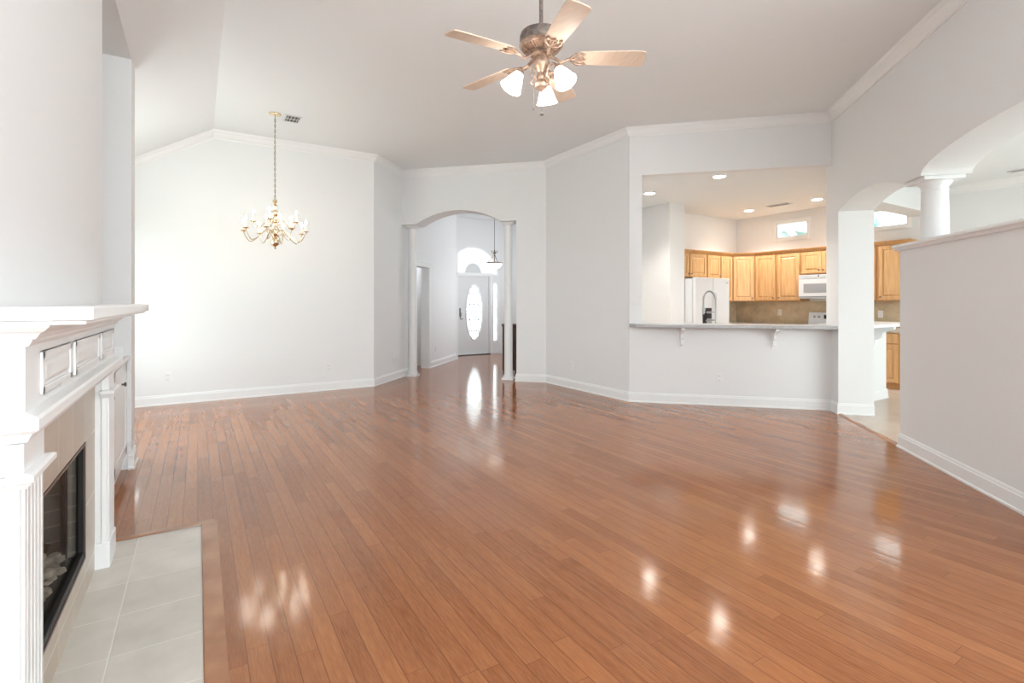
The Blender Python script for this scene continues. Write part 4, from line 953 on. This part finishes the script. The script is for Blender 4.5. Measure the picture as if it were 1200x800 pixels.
def arm(ang, rad, zc, zlow, z0):
    Rz = Matrix.Rotation(ang,4,'Z')
    def p(x,z): return Rz @ Vector((x,0,hz_(z)))
    f = MB(); pts = []
    # curl from the stem: up, over, sweeping down then up to the cup
    for t in range(19):
        u = t/18
        x = 0.03+(rad-0.03)*u
        z = z0 + 0.045*math.sin(min(1,u/0.35)*PI)*(1 if u < 0.35 else 0)
        if u >= 0.35:
            w = (u-0.35)/0.65; z = z0 - (z0-zlow)*math.sin(min(1.0,w*1.35)*PI/2 ) if w < 0.62 else None
            if z is None:
                w2 = (w-0.62)/0.38; z = zlow+(zc-0.012-zlow)*(1-math.cos(w2*PI/2)); 
        pts.append(p(x,z))
    pts.append(p(rad, zc-0.005))
    f.tube(pts, 0.0048, 7)
    f.tube([p(0.09,z0-0.004),p(0.105,z0+0.02),p(0.12,z0+0.018),p(0.118,z0+0.004)], 0.003, 6)
    a_ = f.build('arm', M['brass'], ch, smooth=True)
    MB().lathe([(0,-0.020),(0.010,-0.016),(0.012,-0.006),(0.034,0.002),(0.040,0.008),(0.034,0.006),(0.012,0.004),(0.014,0.022),(0,0.022)], p(rad,zc), 20).build('candle_cup', M['brass'], a_, smooth=True)
    MB().lathe([(0.0105,0.01),(0.0105,0.095),(0,0.097)], p(rad,zc), 12).build('candle_sleeve', M['candle'], a_, smooth=True)
    MB().lathe([(0.004,0.095),(0.010,0.108),(0.012,0.118),(0.008,0.135),(0.003,0.150),(0,0.155)], p(rad,zc), 12).build('bulb', M['bulb'], a_, smooth=True)
for k in range(8): arm(R(10-31.9+45*k), 0.365, 2.235, 2.105, 2.215)
for k in range(4): arm(R(12-31.9+90*k), 0.250, 2.352, 2.265, 2.36)

# ------------------------------------------------------------------ foyer pendant
pd_ = thing('pendant_light', 'bronze bowl pendant with a lit alabaster glass in the foyer', 'pendant light', (5.609,9.748,FH), 0)
def pz(z): return z-FH
MB().lathe([(0,0),(0.07,0),(0.07,-0.015),(0.02,-0.035),(0,-0.035)], seg=24).build('canopy', M['bronze'], pd_, smooth=True)
MB().tube([(0,0,-0.03),(0,0,pz(2.50))], 0.006, 8).build('chain', M['bronze'], pd_)
f = MB(); f.lathe([(0.008,pz(2.52)),(0.02,pz(2.47)),(0.028,pz(2.45)),(0.012,pz(2.42)),(0.009,pz(2.24)),(0.02,pz(2.23)),(0,pz(2.225))], seg=16)
for k in range(6):
    a = 2*PI*k/6; c, s_ = math.cos(a), math.sin(a)
    f.tube([(0.01*c,0.01*s_,pz(2.43)),(0.05*c,0.05*s_,pz(2.445)),(0.075*c,0.075*s_,pz(2.475)),(0.065*c,0.065*s_,pz(2.495)),(0.055*c,0.055*s_,pz(2.48))], 0.005, 6)
f.build('stem', M['bronze'], pd_, smooth=True)
for k in range(3):
    a = 2*PI*k/3+0.4; c, s_ = math.cos(a), math.sin(a)
    MB().tube([(0.015*c,0.015*s_,pz(2.42)),(0.06*c,0.06*s_,pz(2.34)),(0.16*c,0.16*s_,pz(2.225))], 0.004, 6).build('bowl_rod', M['bronze'], pd_)
MB().lathe([(0.165,pz(2.235)),(0.182,pz(2.228)),(0.182,pz(2.210)),(0.165,pz(2.205))], seg=36, ring=True).build('rim', M['bronze'], pd_, smooth=True)
MB().lathe([(0.170,pz(2.215)),(0.155,pz(2.165)),(0.115,pz(2.12)),(0.06,pz(2.095)),(0,pz(2.088))], seg=32).build('bowl', M['bowlglow'], pd_, smooth=True)
MB().lathe([(0,pz(2.092)),(0.012,pz(2.088)),(0.014,pz(2.075)),(0,pz(2.06))], seg=14).build('finial', M['bronze'], pd_, smooth=True)

# ------------------------------------------------------------------ outside
struct(MB().box(-40,60,-40,60,-0.6,-0.4).build('ground', M['ground']))
def tree(label, x, y, h, r, seed):
    rnd = random.Random(seed); t = thing('tree', label, 'tree', (x,y,-0.4), 0, 'bare trees outside the kitchen')
    pts = [(rnd.uniform(-0.15,0.15)*i/4, rnd.uniform(-0.15,0.15)*i/4, h*i/8) for i in range(9)]
    MB().tube(pts, [r*(1-0.08*i) for i in range(9)], 9).build('trunk', M['bark'], t, smooth=True)
    for k in range(12):
        i = rnd.randint(3,7); p = Vector(pts[i]); a = rnd.uniform(0,2*PI); L2 = rnd.uniform(0.25,0.6)
        MB().tube([p, p+Vector((math.cos(a)*L2*0.5,math.sin(a)*L2*0.5,L2*0.5)), p+Vector((math.cos(a)*L2*0.9,math.sin(a)*L2*0.9,L2*1.2))], [r*0.35,r*0.25,r*0.1], 6).build('branch', M['bark'], t)
rnd = random.Random(5)
for k in range(6):
    tree('bare tree trunk outside the clerestory window by the passage', 14.5+3.2*(k%2), 3.6+k*0.75, 8, rnd.uniform(0.06,0.10), k)
nh = thing('neighbour_house', 'grey neighbouring house roof outside the left clerestory window', 'house', (17.5,12.2,-0.4), 0)
MB().box(0,6,-2.2,3.5,0,4.4).build('wall', M['siding'], nh)
MB().prism((-0.2,0,0), (0,1,0), (0,0,1), (1,0,0), 6.4, [(-2.6,4.2),(0.6,7.3),(3.9,4.2)]).build('roof', M['roofing'], nh)
MB().prism((-0.28,0,0), (0,1,0), (0,0,1), (1,0,0), 0.08, [(-2.75,4.05),(-2.6,4.0),(0.6,7.15),(0.6,7.45)]).build('fascia', M['trim'], nh)
